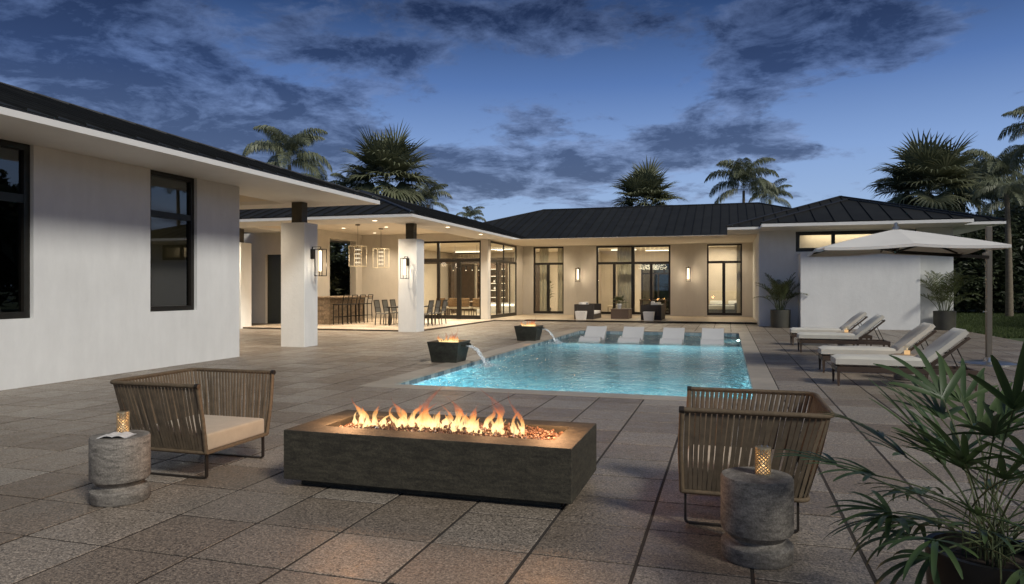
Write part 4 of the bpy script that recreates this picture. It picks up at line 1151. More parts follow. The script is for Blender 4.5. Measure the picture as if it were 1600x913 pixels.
# ================================================================== LEDGE LOUNGERS IN THE POOL
def make_ledge(label):
    t = thing('ledge_lounger', label, 'pool lounger', (0, 0, 0), 0, 'white moulded loungers on the shallow pool ledge')
    prof = [(0.0, -.055), (.12, -.02), (.28, .07), (.42, .115), (.56, .085), (.74, .0), (.88, -.01), (1.02, .055), (1.2, .17), (1.40, .285), (1.58, .375)]
    w_ = .32; th = .035; n_ = len(prof); vs = []
    for (y, z) in prof:
        for x in (-w_, -w_*.5, 0, w_*.5, w_): vs.append((x, y, z-.012*(1-(x/w_)**2)))
    m_ = len(vs); vs += [(x, y+.004, z-th) for (x, y, z) in vs]
    fs = []
    for k in range(n_-1):
        for q in range(4):
            a = k*5+q; fs.append((a, a+5, a+6, a+1)); fs.append((a+m_, a+1+m_, a+6+m_, a+5+m_))
        for a in (k*5, k*5+4): fs.append((a, a+5, a+5+m_, a+m_))
    for q in range(4): fs.append((q, q+1, q+1+m_, q+m_)); a = (n_-1)*5+q; fs.append((a, a+1, a+1+m_, a+m_))
    MB().poly(vs, fs).build('shell', M['white_plastic'], t, True, smooth=True, angle=50)
    for s_ in (-1, 1):
        x = s_*(w_-.02)
        vs = []; 
        pr = [(.0, -.07), (.2, -.02), (.45, .05), (.70, -.02), (.95, -.02), (1.2, .14), (1.50, .31)]
        lo = [(.0, -.21), (.16, -.21), (.45, -.03), (.66, -.21), (1.0, -.21), (1.16, -.05), (1.50, .22)]
        for (a, b) in zip(pr, lo):
            for xx_ in (x-.016, x+.016): vs.append((xx_, a[0], a[1]+.0)); vs.append((xx_, b[0], b[1]))
        fs = []
        for k in range(len(pr)-1):
            a = k*4; fs += [(a, a+4, a+5, a+1), (a+2, a+3, a+7, a+6), (a, a+2, a+6, a+4), (a+1, a+5, a+7, a+3)]
        fs += [(0, 1, 3, 2), (len(vs)-4, len(vs)-2, len(vs)-1, len(vs)-3)]
        MB().poly(vs, fs).build('side_skirt', M['white_plastic'], t, True)
    return t
LL = [(-4.02, 21.30), (-2.83, 21.30), (-1.58, 21.12), (-.42, 21.12)]
lb = ['white moulded pool lounger nearest the farther fire bowl', 'white moulded pool lounger second from the fire bowl side of the ledge', 'white moulded pool lounger third from the fire bowl side of the ledge', 'white moulded pool lounger nearest the sun lounger side of the pool']
le = make_ledge(lb[0]); le.location = (*LL[0], -.09)
for p, l_ in list(zip(LL, lb))[1:]: dup(le, (*p, -.09), label=l_)

# ================================================================== PATIO SOFAS AND COFFEE TABLE
def make_sofa(label):
    t = thing('wicker_sofa', label, 'sofa', (0, 0, 0), 0, 'dark wicker sofas by the glass doors')   # faces +x, length along y
    D_, L_ = .90, 2.1
    MB().box(0, D_-.002, .0, L_, .0, .30).build('base', M['wicker'], t, True, bevel=.01, seg=1)
    MB().box(0, .16, 0, L_, .302, .76).build('backrest', M['wicker'], t, True, bevel=.01, seg=1)
    for y in (0, L_-.15): MB().box(.162, D_, y, y+.15, .302, .755).build('armrest', M['wicker'], t, True, bevel=.01, seg=1)
    for k in range(2): MB().box(.165, D_-.01, .155+k*.902, .155+k*.902+.895, .303, .44).build('seat_cushion', M['sofa_white'], t, True, bevel=.03, seg=3, smooth=True)
    for k in range(2):
        q = MB().box(.17, .34, .17+k*.9, .17+k*.9+.83, .442, .84); q.build('back_cushion', M['sofa_white'], t, True, bevel=.04, seg=3, smooth=True)
    return t
so = make_sofa('dark wicker sofa on the fire bowl side of the coffee table, facing it'); so.location = (-6.72, 32.2, 0)
s2 = dup(so, (-2.80, 34.3, 0), PI, 'dark wicker sofa on the bedroom side of the coffee table, facing it')
pl = MB().box(-6.5, -6.34, 33.3, 33.72, .44, .80).build('throw_pillow', M['throw'], None, bevel=.05, seg=3, smooth=True); tag(pl, 'dark grey pillow on the sofa nearer the fire bowls', 'pillow')
pl = MB().box(-3.3, -3.14, 32.6, 33.02, .62, .90).build('throw_pillow', M['sofa_white'], None, bevel=.05, seg=3, smooth=True); tag(pl, 'pale pillow propped on the arm of the sofa nearer the bedroom door', 'pillow')
for k, (x, lb_) in enumerate(((-6.33, 'white tapered cube stool against the sofa nearer the fire bowls'), (-3.30, 'white tapered cube stool against the sofa nearer the bedroom door'))):
    a, b, y = .19, .24, 31.85
    vs = [(x-a, y-a, 0), (x+a, y-a, 0), (x+a, y+a, 0), (x-a, y+a, 0), (x-b, y-b, .46), (x+b, y-b, .46), (x+b, y+b, .46), (x-b, y+b, .46)]
    o = MB().poly(vs, [(0, 3, 2, 1), (4, 5, 6, 7), (0, 1, 5, 4), (1, 2, 6, 5), (2, 3, 7, 6), (3, 0, 4, 7)]).build('cube_stool', M['sofa_white'], None, bevel=.015, seg=2); tag(o, lb_, 'stool', 'white cube stools')
ct = thing('coffee_table', 'brown woven coffee table between the two dark sofas', 'table', (-4.75, 33.6, 0))
MB().box(-5.16, -4.34, 33.0, 34.2, 0, .50).build('table_base', M['wicker_brown'], ct, bevel=.01, seg=1)
MB().box(-5.18, -4.32, 32.98, 34.22, .501, .53).build('table_top', M['wicker_brown'], ct, bevel=.006, seg=1)

# ================================================================== PAVILION FURNITURE
br = thing('bar_counter', 'stone clad outdoor bar counter under the covered terrace with stools along it', 'bar', (-15.7, 26.7, ZT))
MB().box(-16.2, -15.35, 25.05, 28.4, ZT, 1.10).build('counter_body', M['bar_stone'], br)
MB().box(-16.25, -15.0, 25.0, 28.45, 1.101, 1.165).build('counter_top', M['bar_stone'], br, bevel=.005, seg=1)
MB().box(-15.345, -15.1, 25.03, 25.12, ZT, 1.10).build('end_panel', M['bar_stone'], br)
def make_stool(label):
    t = thing('bar_stool', label, 'bar stool', (0, 0, 0), 0, 'dark metal bar stools at the counter')   # faces -x
    b = .026
    for (x, y) in ((-.2, -.2), (-.2, .2)): MB().bar((x, y, 0), (x, y, .78), b).build('leg', M['black_metal'], t, True)
    for y in (-.2, .2): MB().bar((.22, y, 0), (.20, y, .78), b).bar((.20, y, .78), (.27, y, 1.17), b).build('leg', M['black_metal'], t, True)
    MB().box(-.22, .22, -.22, .22, .775, .805).build('seat', M['black_metal'], t, True)
    mb = MB()
    for z, x in ((1.16, .268), (1.02, .243)): mb.bar((x, -.2, z), (x, .2, z), .02, .035)
    mb.build('backrest', M['black_metal'], t, True)
    mb = MB(); mb.bar((-.2, -.2, .30), (-.2, .2, .30), .02); mb.bar((-.2, -.2, .30), (.21, -.2, .30), .02); mb.bar((-.2, .2, .30), (.21, .2, .30), .02)
    mb.build('footrest', M['black_metal'], t, True)
    return t
st = make_stool('dark metal bar stool at the counter, closest to the square columns'); st.location = (-14.72, 25.25, ZT)
for k, l_ in enumerate(['dark metal bar stool at the counter, second from the square columns', 'dark metal bar stool at the counter, third from the square columns', 'dark metal bar stool at the counter, last one toward the beige wall']):
    dup(st, (-14.72, 25.25+.67*(k+1), ZT), label=l_)
def make_dchair(label):
    t = thing('dining_chair', label, 'chair', (0, 0, 0), 0, 'dark dining chairs round the outdoor table')   # faces -x, back at +x
    b = .028
    for y in (-.21, .21):
        MB().bar((-.22, y, 0), (-.22, y, .44), b).build('leg', M['black_metal'], t, True)
        MB().bar((.24, y, 0), (.20, y, .44), b).bar((.20, y, .44), (.30, y, .97), b).build('leg', M['black_metal'], t, True)
    MB().box(-.235, .215, -.225, .225, .435, .46).build('seat', M['textile'], t, True)
    mb = MB(); mb.bar((.30, -.21, .965), (.30, .21, .965), .03); mb.bar((.245, -.2, .68), (.245, .2, .68), .02); mb.build('back_frame', M['black_metal'], t, True)
    MB().poly([(.205, -.2, .50), (.205, .2, .50), (.293, .2, .95), (.293, -.2, .95), (.213, -.2, .50), (.213, .2, .50), (.301, .2, .95), (.301, -.2, .95)], [(0, 1, 2, 3), (7, 6, 5, 4), (0, 4, 5, 1), (1, 5, 6, 2), (2, 6, 7, 3), (3, 7, 4, 0)]).build('back_panel', M['textile'], t, True)
    return t
dc = make_dchair('dark dining chair on the glass wall side of the outdoor table, closest to the pool'); dc.location = (-11.15, 25.35, ZT)
dup(dc, (-11.15, 26.05, ZT), label='dark dining chair on the glass wall side of the outdoor table, in the middle')
dup(dc, (-11.15, 26.75, ZT), label='dark dining chair on the glass wall side of the outdoor table, farthest from the pool')
dup(dc, (-12.9, 25.35, ZT), PI, 'dark dining chair on the bar side of the outdoor table, closest to the pool')
dup(dc, (-12.9, 26.05, ZT), PI, 'dark dining chair on the bar side of the outdoor table, in the middle')
dup(dc, (-12.9, 26.75, ZT), PI, 'dark dining chair on the bar side of the outdoor table, farthest from the pool')
dt = thing('dining_table', 'dark outdoor dining table behind the square column', 'table', (-12.02, 26.05, ZT))
MB().box(-12.55, -11.5, 24.95, 27.15, .75, .79).build('table_top', M['black_metal'], dt)
for x in (-12.5, -11.6):
    for y in (25.0, 27.05): MB().box(x, x+.05, y, y+.05, ZT, .75).build('leg', M['black_metal'], dt)
def make_pendant(label):
    t = thing('pendant_light', label, 'pendant lamp', (0, 0, 0), 0, 'open cage pendants over the bar')
    z0, z1, a = -.80, 0.0, .26
    mb = MB()
    for sx in (-1, 1):
        for sy in (-1, 1): mb.bar((sx*a, sy*a, z0), (sx*a, sy*a, z1), .020)
        for z in (z0, z1): mb.bar((sx*a, -a, z), (sx*a, a, z), .020); mb.bar((-a, sx*a, z), (a, sx*a, z), .020)
    mb.build('cage', M['cage'], t, True)
    mb = MB(); mb.bar((-.0, 0, z0+.1), (0, 0, z1), .02); mb.bar((-a, 0, z1), (a, 0, z1), .014)
    mb.build('stem', M['black_metal'], t, True)
    for k in range(4):
        z = -.14-k*.17
        for q in range(4):
            c = Vector((.075*math.cos(q*PI/2+.5), .075*math.sin(q*PI/2+.5), z)); MB().poly([c+Vector(p)*.030 for p in ICO], ICF).build('globe', M['bulb_dim'], t, True, fix=False)
    MB().tube([(0, 0, 0), (0, 0, .85)], .006, 5).build('cord', M['black_metal'], t, True)
    MB().lathe([(.10, .83), (.10, .865), (0, .865)], 20).build('canopy_plate', M['black_metal'], t, True)
    return t
M['bulb_dim'] = m_emit('bulb_dim', (1.0, .84, .58), 1.0)
M['cage'] = simple('cage', (0.75, 0.66, 0.48), 0.35, 0.05, 5, metal=0.2)
pd = make_pendant('open cage pendant lamp over the bar, nearer the wall opening'); pd.location = (-14.15, 25.6, 3.18); pd.rotation_euler = (0, 0, .1)
dup(pd, (-14.15, 27.6, 3.18), .1, 'open cage pendant lamp over the bar, nearer the beige wall')
for y in (25.6, 27.6): lamp('POINT', (-14.15, y, 2.75), 9, WARM2, .15, name='pendant_glow')

# ================================================================== INDOORS, SEEN THROUGH THE GLASS
def tagbox(nm, mat, lb_, cat, *b, bev=.01, parts=None):
    o = MB().box(*b).build(nm, M[mat], None, bevel=bev, seg=2, smooth=True); tag(o, lb_, cat); return o
def curtain(axis, a, u0, u1, lb_, z0=.1, z1=3.66):
    n_ = max(6, int((u1-u0)/.035)); vs = []; fs = []
    for k in range(n_+1):
        u = u0+(u1-u0)*k/n_; w_ = a+.035*math.sin(k*1.25)+.01*math.sin(k*.5)
        for z in (z0, z1): vs.append((u, w_, z) if axis == 'y' else (w_, u, z))
    m_ = len(vs)
    off = (0, .012) if axis == 'y' else (.012, 0)
    fs = [(2*k, 2*k+2, 2*k+3, 2*k+1) for k in range(n_)]
    vs2 = [(v[0]+off[0], v[1]+off[1], v[2]) for v in vs]
    o = MB().poly(vs+vs2, fs+[tuple(q+m_ for q in f_)[::-1] for f_ in fs]).build('curtain', M['curtain'], None, smooth=True, angle=80); tag(o, lb_, 'curtain')
curtain('y', 37.6, -9.75, -9.25, 'pale curtain at the fire bowl side of the narrow glass door')
curtain('y', 37.6, -8.75, -8.4, 'pale curtain at the sconce side of the narrow glass door')
curtain('y', 37.7, -5.55, -4.65, 'pale curtain inside the middle of the wide glass doors')
curtain('y', 37.6, -2.0+.15, -.95, 'pale curtain inside the bedroom door, on its sconce side')
curtain('y', 37.6, .45, .95, 'pale curtain inside the bedroom door, on its white bay side')
curtain('x', -16.6, 33.0, 36.0, 'long pale curtain at the back of the dining room')
curtain('y', 42.8, -16.5, -14.9, 'tall pale curtain on the far wall of the dining room, nearest the bar')
curtain('y', 42.8, -12.8, -11.6, 'tall pale curtain on the far wall of the dining room, nearest the corner')
# shelf wall
sh = thing('shelf_unit', 'dark shelf unit with lit shelves at the back of the dining room', 'shelf', (-13.4, 40.2, ZT))
mb = MB(); mb.box(-14.2, -12.5, 40.45, 40.5, .1, 3.0); mb.box(-14.25, -14.2, 40.1, 40.5, .1, 3.0); mb.box(-12.5, -12.45, 40.1, 40.5, .1, 3.0); mb.build('cabinet', M['dark_wood'], sh)
for k in range(5):
    s_ = MB().box(-14.19, -12.51, 40.12, 40.44, .95+k*.42, .98+k*.42).build('shelf', M['wood'], sh)
    MB().box(-14.1, -12.6, 40.40, 40.43, .955+k*.42-.03, .955+k*.42-.008).build('shelf_light', M['cove_glow'], s_)
rb_ = random.Random(11)
for k in range(5):
    for q in range(2):
        x = -14.0+q*.75+rb_.uniform(0, .3); z = .981+k*.42; r_ = rb_.uniform(.05, .09)
        o = MB().lathe([(r_*.6, z), (r_, z+r_*.8), (r_*.5, z+r_*2), (r_*.6, z+r_*2.3)], 14, (x, 40.27)).build('vase', M['linen' if q else 'wood'], None, smooth=True)
        tag(o, ('pale' if q else 'brown')+' vase on the '+['lowest', 'second', 'middle', 'fourth', 'top'][k]+' lit shelf in the dining room', 'vase')
# indoor dining set
it = thing('indoor_dining_table', 'wooden dining table inside the glass walled dining room', 'table', (-12.9, 34.6, ZT))
MB().box(-14.2, -11.6, 34.1, 35.1, .76, .82).build('table_top', M['wood'], it, bevel=.01, seg=1)
for x in (-14.0, -11.9): MB().box(x, x+.12, 34.3, 34.9, .1, .76).build('leg', M['wood'], it)
def make_ichair(label):
    t = thing('indoor_chair', label, 'chair', (0, 0, 0), 0, 'upholstered chairs in the dining room')   # faces +y
    MB().box(-.24, .24, -.24, .24, .38, .48).build('seat', M['curtain'], t, True, bevel=.03, seg=2, smooth=True)
    MB().box(-.24, .24, -.26, -.18, .48, .92).build('backrest', M['wood'], t, True, bevel=.03, seg=2, smooth=True)
    for x in (-.2, .2):
        for y in (-.2, .2): MB().bar((x, y, 0), (x, y, .385), .03).build('leg', M['dark_wood'], t, True)
    return t
ic = make_ichair('upholstered chair by the indoor table, closest to the bar'); ic.location = (-13.85, 33.75, ZT+.02)
for k, x in enumerate((-13.2, -12.55, -11.9)): dup(ic, (x, 33.75, ZT+.02), label=['upholstered chair by the indoor table, second from the bar', 'upholstered chair by the indoor table, third from the bar', 'upholstered chair by the indoor table, closest to the glass corner'][k])
ch2 = thing('linear_chandelier', 'black linear chandelier with glowing bulbs in the dining room', 'chandelier', (-12.9, 34.6, 2.4))
MB().box(-13.7, -12.1, 34.57, 34.63, 2.62, 2.66).build('bar', M['black_metal'], ch2)
for x in (-13.5, -12.3): MB().tube([(x, 34.6, 2.66), (x, 34.6, 3.72)], .008, 5).build('rod', M['black_metal'], ch2)
for k in range(5):
    x = -13.6+k*.35
    MB().lathe([(.05, 2.42), (.03, 2.60), (.03, 2.62)], 12, (x, 34.6)).build('lamp_shade', M['black_metal'], ch2, smooth=True)
    MB().lathe([(0, 2.40), (.028, 2.42), (.03, 2.45), (0, 2.5)], 10, (x, 34.6)).build('bulb', M['bulb'], ch2, smooth=True)
# television on the side wall seen through the glass corner
tv = thing('low_cabinet', 'low pale lit counter behind the folding glass wall', 'cabinet', (-12.3, 38.3, ZT))
MB().box(-13.6, -10.9, 38.2, 38.8, .1, .62).build('cabinet_body', M['linen'], tv)
MB().box(-13.62, -10.88, 38.18, 38.82, .621, .66).build('cabinet_top', M['linen'], tv)
MB().box(-13.5, -11.0, 38.17, 38.18, .50, .60).build('light_strip', M['cove_glow'], tv)
# living room
cs = thing('console_table', 'dark console table with legs inside the wide glass doors', 'table', (-3.9, 39.6, ZT))
MB().box(-4.6, -3.2, 39.4, 39.8, .82, .88).build('table_top', M['dark_wood'], cs)
for x in (-4.58, -3.26):
    for y in (39.42, 39.72): MB().box(x, x+.06, y, y+.06, .1, .82).build('leg', M['dark_wood'], cs)
cr = thing('crystal_chandelier', 'wide crystal chandelier in the living room', 'chandelier', (-3.9, 38.9, 2.7))
rr = random.Random(2); mb = MB()
for k in range(220):
    a = rr.uniform(0, 6.28); q = rr.uniform(.15, .78); c = Vector((-3.85+q*math.cos(a), 38.9+q*math.sin(a)*.7, 2.62+rr.uniform(-.13, .13))); mb.poly([c+Vector(p)*rr.uniform(.012, .03) for p in ICO], ICF)
struct(mb.build('crystals', M['bulb_dim'], cr, fix=False), 'stuff')
for k in range(6): MB().tube([(-4.45+k*.24, 38.9, 2.72), (-4.45+k*.24, 38.9, 3.72)], .007, 5).build('rod', M['gold'], cr)
ac = dup(ic, (-5.9, 38.6, ZT+.02), 2.4, 'upholstered chair inside the wide glass doors', 'upholstered chairs')
pa = MB().box(-5.75, -5.70, 41.0, 41.9, 1.5, 2.9).build('framed_picture', M['dark_wood'], None); tag(pa, 'dark framed picture standing in the living room', 'picture')
# bedroom
bd = thing('bed', 'bed with white linen and grey throw inside the bedroom door', 'bed', (-.1, 39.2, ZT))
MB().box(-1.0, .9, 38.3, 40.4, .1, .40).build('bed_base', M['throw'], bd)
MB().box(-1.02, .92, 38.28, 40.3, .401, .62).build('mattress', M['linen'], bd, bevel=.05, seg=3, smooth=True)
MB().box(-1.03, .93, 38.5, 39.1, .612, .645).build('throw', M['throw'], bd, bevel=.01)
MB().box(-1.1, 1.0, 40.42, 40.55, .1, 1.35).build('headboard', M['curtain'], bd, bevel=.03, seg=2)
for k in range(2): MB().box(-.9+k*.95, -.15+k*.95, 39.95, 40.35, .63, .82).build('pillow', M['linen'], bd, bevel=.06, seg=3, smooth=True)
be = thing('bench', 'grey upholstered bench at the foot of the bed', 'bench', (.55, 37.9, ZT))
MB().box(.35, .95, 37.7, 38.15, .38, .75).build('seat', M['throw'], be, bevel=.06, seg=3, smooth=True)
for x in (.42, .86): MB().box(x, x+.04, 37.9, 37.94, .1, .38).build('leg', M['dark_wood'], be)

# ================================================================== VEGETATION
def arc_pts(L, e0, bend, n_, power=1.3):
    p = Vector((0, 0, 0)); out = [p.copy()]
    for k in range(n_):
        a = e0-bend*((k+.5)/n_)**power
        p = p+Vector((math.cos(a), 0, math.sin(a)))*L/n_; out.append(p.copy())
    return out
def at(pts, u):
    s2 = u*(len(pts)-1); k = min(int(s2), len(pts)-2); return pts[k].lerp(pts[k+1], s2-k), (pts[k+1]-pts[k]).normalized()
def pinnate(L, e0, bend, nl, ll, lw, hang, fwd=.5, lift=.15, seed=0, u0=.14, rach=.012):
    rr = random.Random(seed); mb = MB(); pts = arc_pts(L, e0, bend, 12)
    mb.tube(pts, [rach*(1-.8*k/12)+.001 for k in range(13)], 4, cap=False)
    for k in range(nl):
        u = u0+(1-u0)*(k+.5)/nl
        for sd in (-1, 1):
            c, tg = at(pts, min(.999, u+rr.uniform(-.01, .01)))
            side = Vector((0, sd, 0)); up = side.cross(tg)*sd; up = up if up.z > 0 else -up
            l_ = ll*(math.sin(PI*min(1, (u*.82+.16)))**.7)*rr.uniform(.82, 1.1)
            d = (side+tg*(fwd+.6*u)+up*(lift+rr.uniform(-.25, .25))).normalized()
            p1 = c+d*l_*.45; d2 = (d+Vector((0, 0, -hang*rr.uniform(.7, 1.25)))).normalized(); p2 = p1+d2*l_*.35; d3 = (d2+Vector((0, 0, -hang*.8))).normalized(); p3 = p2+d3*l_*.28
            wv = tg*lw*.5
            b = len(mb.v)
            mb.v += [tuple(c-wv*.6), tuple(c+wv*.6), tuple(p1+wv), tuple(p1-wv), tuple(p2+wv*.8), tuple(p2-wv*.8), tuple(p3)]
            mb.f += [(b, b+1, b+2, b+3), (b+3, b+2, b+4, b+5), (b+5, b+4, b+6)]
    return mb
def fanleaf(Lp, e0, r_, nseg, spread, tipdroop, split=.45, seed=0, w_=1.0, petr=.012, bend=.35):
    rr = random.Random(seed); mb = MB(); pts = arc_pts(Lp, e0, bend, 6)
    mb.tube(pts, [petr*(1-.3*k/6) for k in range(7)], 4, cap=False)
    c = pts[-1]; tg = (pts[-1]-pts[-2]).normalized(); side = Vector((0, 1, 0)); up = tg.cross(side); up = up if up.z > 0 else -up
    for k in range(nseg):
        a = -spread/2+spread*k/(nseg-1); l_ = r_*(1-.22*abs(a)/(spread/2))*rr.uniform(.9, 1.08)
        d = (tg*math.cos(a)+side*math.sin(a)+up*(.10+.22*abs(math.sin(a)))).normalized()
        lat = d.cross(up).normalized(); wm = l_*split*math.tan(spread/(nseg-1)/2)*w_*1.05
        fold = up*wm*.5
        p1 = c+d*l_*split; d2 = (d+Vector((0, 0, -tipdroop*rr.uniform(.3, 1)))).normalized(); p2 = p1+d2*l_*(1-split)*.55; d3 = (d2+Vector((0, 0, -tipdroop*rr.uniform(.6, 2)))).normalized(); p3 = p2+d3*l_*(1-split)*.5
        b = len(mb.v)
        mb.v += [tuple(c), tuple(p1-lat*wm), tuple(p1+fold), tuple(p1+lat*wm), tuple(p2-lat*wm*.55), tuple(p2+fold*.4), tuple(p2+lat*wm*.55), tuple(p3)]
        mb.f += [(b, b+1, b+2), (b, b+2, b+3), (b+1, b+4, b+5, b+2), (b+2, b+5, b+6, b+3), (b+4, b+7, b+5), (b+5, b+7, b+6)]
    return mb
def meshdata(mb, mat, name):
    me = bpy.data.meshes.new(name); me.from_pydata(mb.v, [], mb.f); me.materials.append(mat); return me
def put(name, me, parent, loc, rot, sc=1.0):
    o = bpy.data.objects.new(name, me); COL.objects.link(o); o.parent = parent; o.location = loc; o.rotation_euler = rot; o.scale = (sc, sc, sc); return o
def trunk(parent, h, r0, r1, mat='trunk', lean=(0, 0), nring=18, bulge=0):
    pts = []; rs = []
    for k in range(nring*2+1):
        u = k/(nring*2); pts.append((lean[0]*u*u, lean[1]*u*u, u*h)); rs.append((r0+(r1-r0)*u)*(1.04 if k % 2 else .97)+bulge*math.exp(-u*9))
    return MB().tube(pts, rs, 10).build('trunk', M[mat], parent, True, smooth=True, angle=70)
rv = random.Random(21)
# feather palms ------------------------------------------------------
QF = [meshdata(pinnate(2.7, e, b, 92, .86, .036, hg, seed=k, lift=lf), M['palm_leaf'], 'frond') for k, (e, b, hg, lf) in enumerate([(1.35, 1.7, 1.3, .3), (1.0, 2.0, 1.7, .3), (.6, 1.9, 1.9, .2), (.15, 1.5, 2.0, .1), (1.15, 1.4, 1.3, .3)])]
def queen(label, x, y, zc, s, seed, nf=15, trunk_h=None):
    rr = random.Random(seed); t = thing('feather_palm', label, 'palm tree', (x, y, -.05), rr.uniform(0, 6), 'feather leaved palms behind the house')
    trunk(t, zc+.05, .17, .10, lean=(rr.uniform(-.2, .2), 0))
    for k in range(nf):
        az = k*2.399+rr.uniform(-.2, .2); q = k/nf; idx = 0 if q < .18 else 4 if q < .32 else 1 if q < .6 else 2 if q < .82 else 3
        put('frond', QF[idx], t, (0, 0, zc+.05+.5*(1-q)*s), (rr.uniform(-.12, .12), rr.uniform(-.12, .12), az), s*rr.uniform(.88, 1.08))
    return t
def qmp(px, py, d):   # crown centre from its direction and distance
    tt_ = (px-800)/1117.; return (d*(tt_*CS-SN), d*(tt_*SN+CS), 1.527+(449.5-py)*d/1117.)
# fan palms ----------------------------------------------------------
FF = [meshdata(fanleaf(1.0, e, 1.25, 28, R(270), td, seed=40+k, split=.5, w_=.95), M['fan_leaf'], 'frond') for k, (e, td) in enumerate([(1.4, .15), (1.1, .2), (.8, .3), (.5, .4), (.2, .5), (-.15, .7), (-.6, .9)])]
def sabal(label, x, y, zc, s, seed, nf=30):
    rr = random.Random(seed); t = thing('fan_palm', label, 'palm tree', (x, y, -.05), rr.uniform(0, 6), 'fan leaved palms behind the house')
    trunk(t, zc+.05, .2, .17)
    for k in range(nf):
        q = k/(nf-1); az = k*2.399+rr.uniform(-.2, .2); idx = min(6, int(q**.8*6.99))
        put('frond', FF[idx], t, (0, 0, zc+.1+.35*(1-q)*s), (rr.uniform(-.15, .15), rr.uniform(-.15, .15), az), s*rr.uniform(.85, 1.1))
    return t
x, y, z = qmp(452, 258, 41); queen('tall feather palm behind the near white wing, leftmost of all the palms', x, y, z, 1.12, 3, 16)
x, y, z = qmp(603, 292, 44); sabal('big fan palm rising behind the pavilion roof', x, y, z, 1.52, 5, 50)
x, y, z = qmp(668, 320, 47); queen('small feather palm half hidden beside the big fan palm behind the pavilion', x, y, z, .72, 9, 14)
x, y, z = qmp(545, 300, 46); queen('low feather palm peeping over the roof between two taller palms', x, y, z, .62, 29, 14)
x, y, z = qmp(1008, 325, 56); sabal('fan palm rising behind the middle of the long dark roof', x, y, z, 1.46, 7, 48)
x, y, z = qmp(1162, 298, 57); queen('feather palm behind the end of the long dark roof', x, y, z, 1.3, 13, 16)
x, y, z = qmp(1205, 312, 60); queen('low feather palm beside the roof end, next to a taller one', x, y, z, .8, 17, 13)
x, y, z = qmp(1452, 306, 41); sabal('fan palm behind the wing with the parasol in front', x, y, z, 1.52, 8, 52)
x, y, z = qmp(1420, 312, 42); queen('shaggy feather palm just beside the fan palm behind the bay wing', x, y, z, .85, 23, 14)
x, y, z = qmp(1560, 290, 54); queen('feather palm over the lawn with its crown beside the fan palm', x, y, z, 1.4, 31, 17)
x, y, z = qmp(1505, 318, 56); queen('low leafy feather palm between the roof corner and the lawn trees', x, y, z, 1.25, 37, 16)
x, y, z = qmp(1640, 220, 34); queen('tall feather palm whose fronds only reach in at the edge of the photo', x, y, z, .95, 41, 15)
x, y, z = qmp(735, 345, 62); queen('tiny distant palm over the roof junction', x, y, z, .6, 43, 12)
x, y, z = qmp(1530, 300, 60); queen('loose feather palm over the roof corner, just behind the parasol pole top', x, y, z, 1.3, 51, 17)
x, y, z = qmp(1590, 330, 52); queen('low loose feather palm at the picture edge over the lawn trees', x, y, z, 1.25, 53, 17)
x, y, z = qmp(1485, 290, 62); queen('feather palm half hidden between two fan and feather palms behind the bay wing', x, y, z, 1.2, 55, 15)
# leafy trees ---------------------------------------------------------
def leafcloud(n_, rx, ry, rz, seed, size=.16, clumps=26):
    rr = random.Random(seed); mb = MB()
    cs = []
    for k in range(clumps):
        while True:
            p = Vector((rr.uniform(-1, 1), rr.uniform(-1, 1), rr.uniform(-1, 1)))
            if .25 < p.length < 1: break
        cs.append((Vector((p.x*rx, p.y*ry, p.z*rz)), rr.uniform(.22, .46)*min(rx, rz)))
    for k in range(n_):
        c, r_ = rr.choice(cs)
        v = Vector((rr.gauss(0, 1), rr.gauss(0, 1), rr.gauss(0, 1))).normalized()*r_*rr.uniform(.55, 1.12)
        p = c+v; a = Vector((rr.uniform(-1, 1), rr.uniform(-1, 1), rr.uniform(-.8, .3))).normalized(); b = a.cross(Vector((rr.uniform(-1, 1), rr.uniform(-1, 1), rr.uniform(-1, 1)))).normalized()
        s_ = size*rr.uniform(.6, 1.5)
        mb.face([p-a*s_, p+b*s_*.35, p+a*s_, p-b*s_*.35])
    return mb
CR = [meshdata(leafcloud(9000, 2.6, 2.6, 3.0, 60+k, .15), M['dark_leaf'], 'crown') for k in range(3)]
def leafy(label, x, y, h, sx, sz, k, group):
    t = thing('leafy_tree', label, 'tree', (x, y, -.05), k*1.3, group)
    o = MB().tube([(0, 0, 0), (.05, .02, h*.35), (-.1, .1, h*.7)], [.16, .12, .06], 8).build('trunk', M['trunk_dark'], t, True, smooth=True)
    c = bpy.data.objects.new('crown', CR[k % 3]); COL.objects.link(c); c.parent = t; c.location = (0, 0, h-3.0*sz*.92); c.scale = (sx, sx, sz)
    return t
G1 = 'dense dark trees beyond the lawn'; G2 = 'dense dark trees beside the covered terrace'
spots = [(1440, 47, 5.6), (1490, 44, 5.0), (1530, 50, 6.6), (1560, 46, 5.8), (1595, 43, 6.2), (1640, 46, 7.0), (1700, 44, 6.5), (1510, 56, 7.5), (1580, 58, 8.5), (1660, 60, 9.0)]
nm = ['behind the far potted palm', 'just beyond the corner of the bay wing', 'behind the parasol pole, tall', 'right behind the parasol pole at the hedge', 'behind the slender bare trunk', 'at the picture edge beyond the lawn', 'past the edge of the picture', 'in the second row behind the parasol pole', 'in the second row behind the slender trunk', 'in the second row at the picture edge']
for k, ((px, d, h), n_) in enumerate(zip(spots, nm)):
    x, y, _z = qmp(px, 449.5, d); leafy('dense dark leafy tree '+n_, x, y, h, 1.0+.12*(k % 3), h/6.0, k, G1)
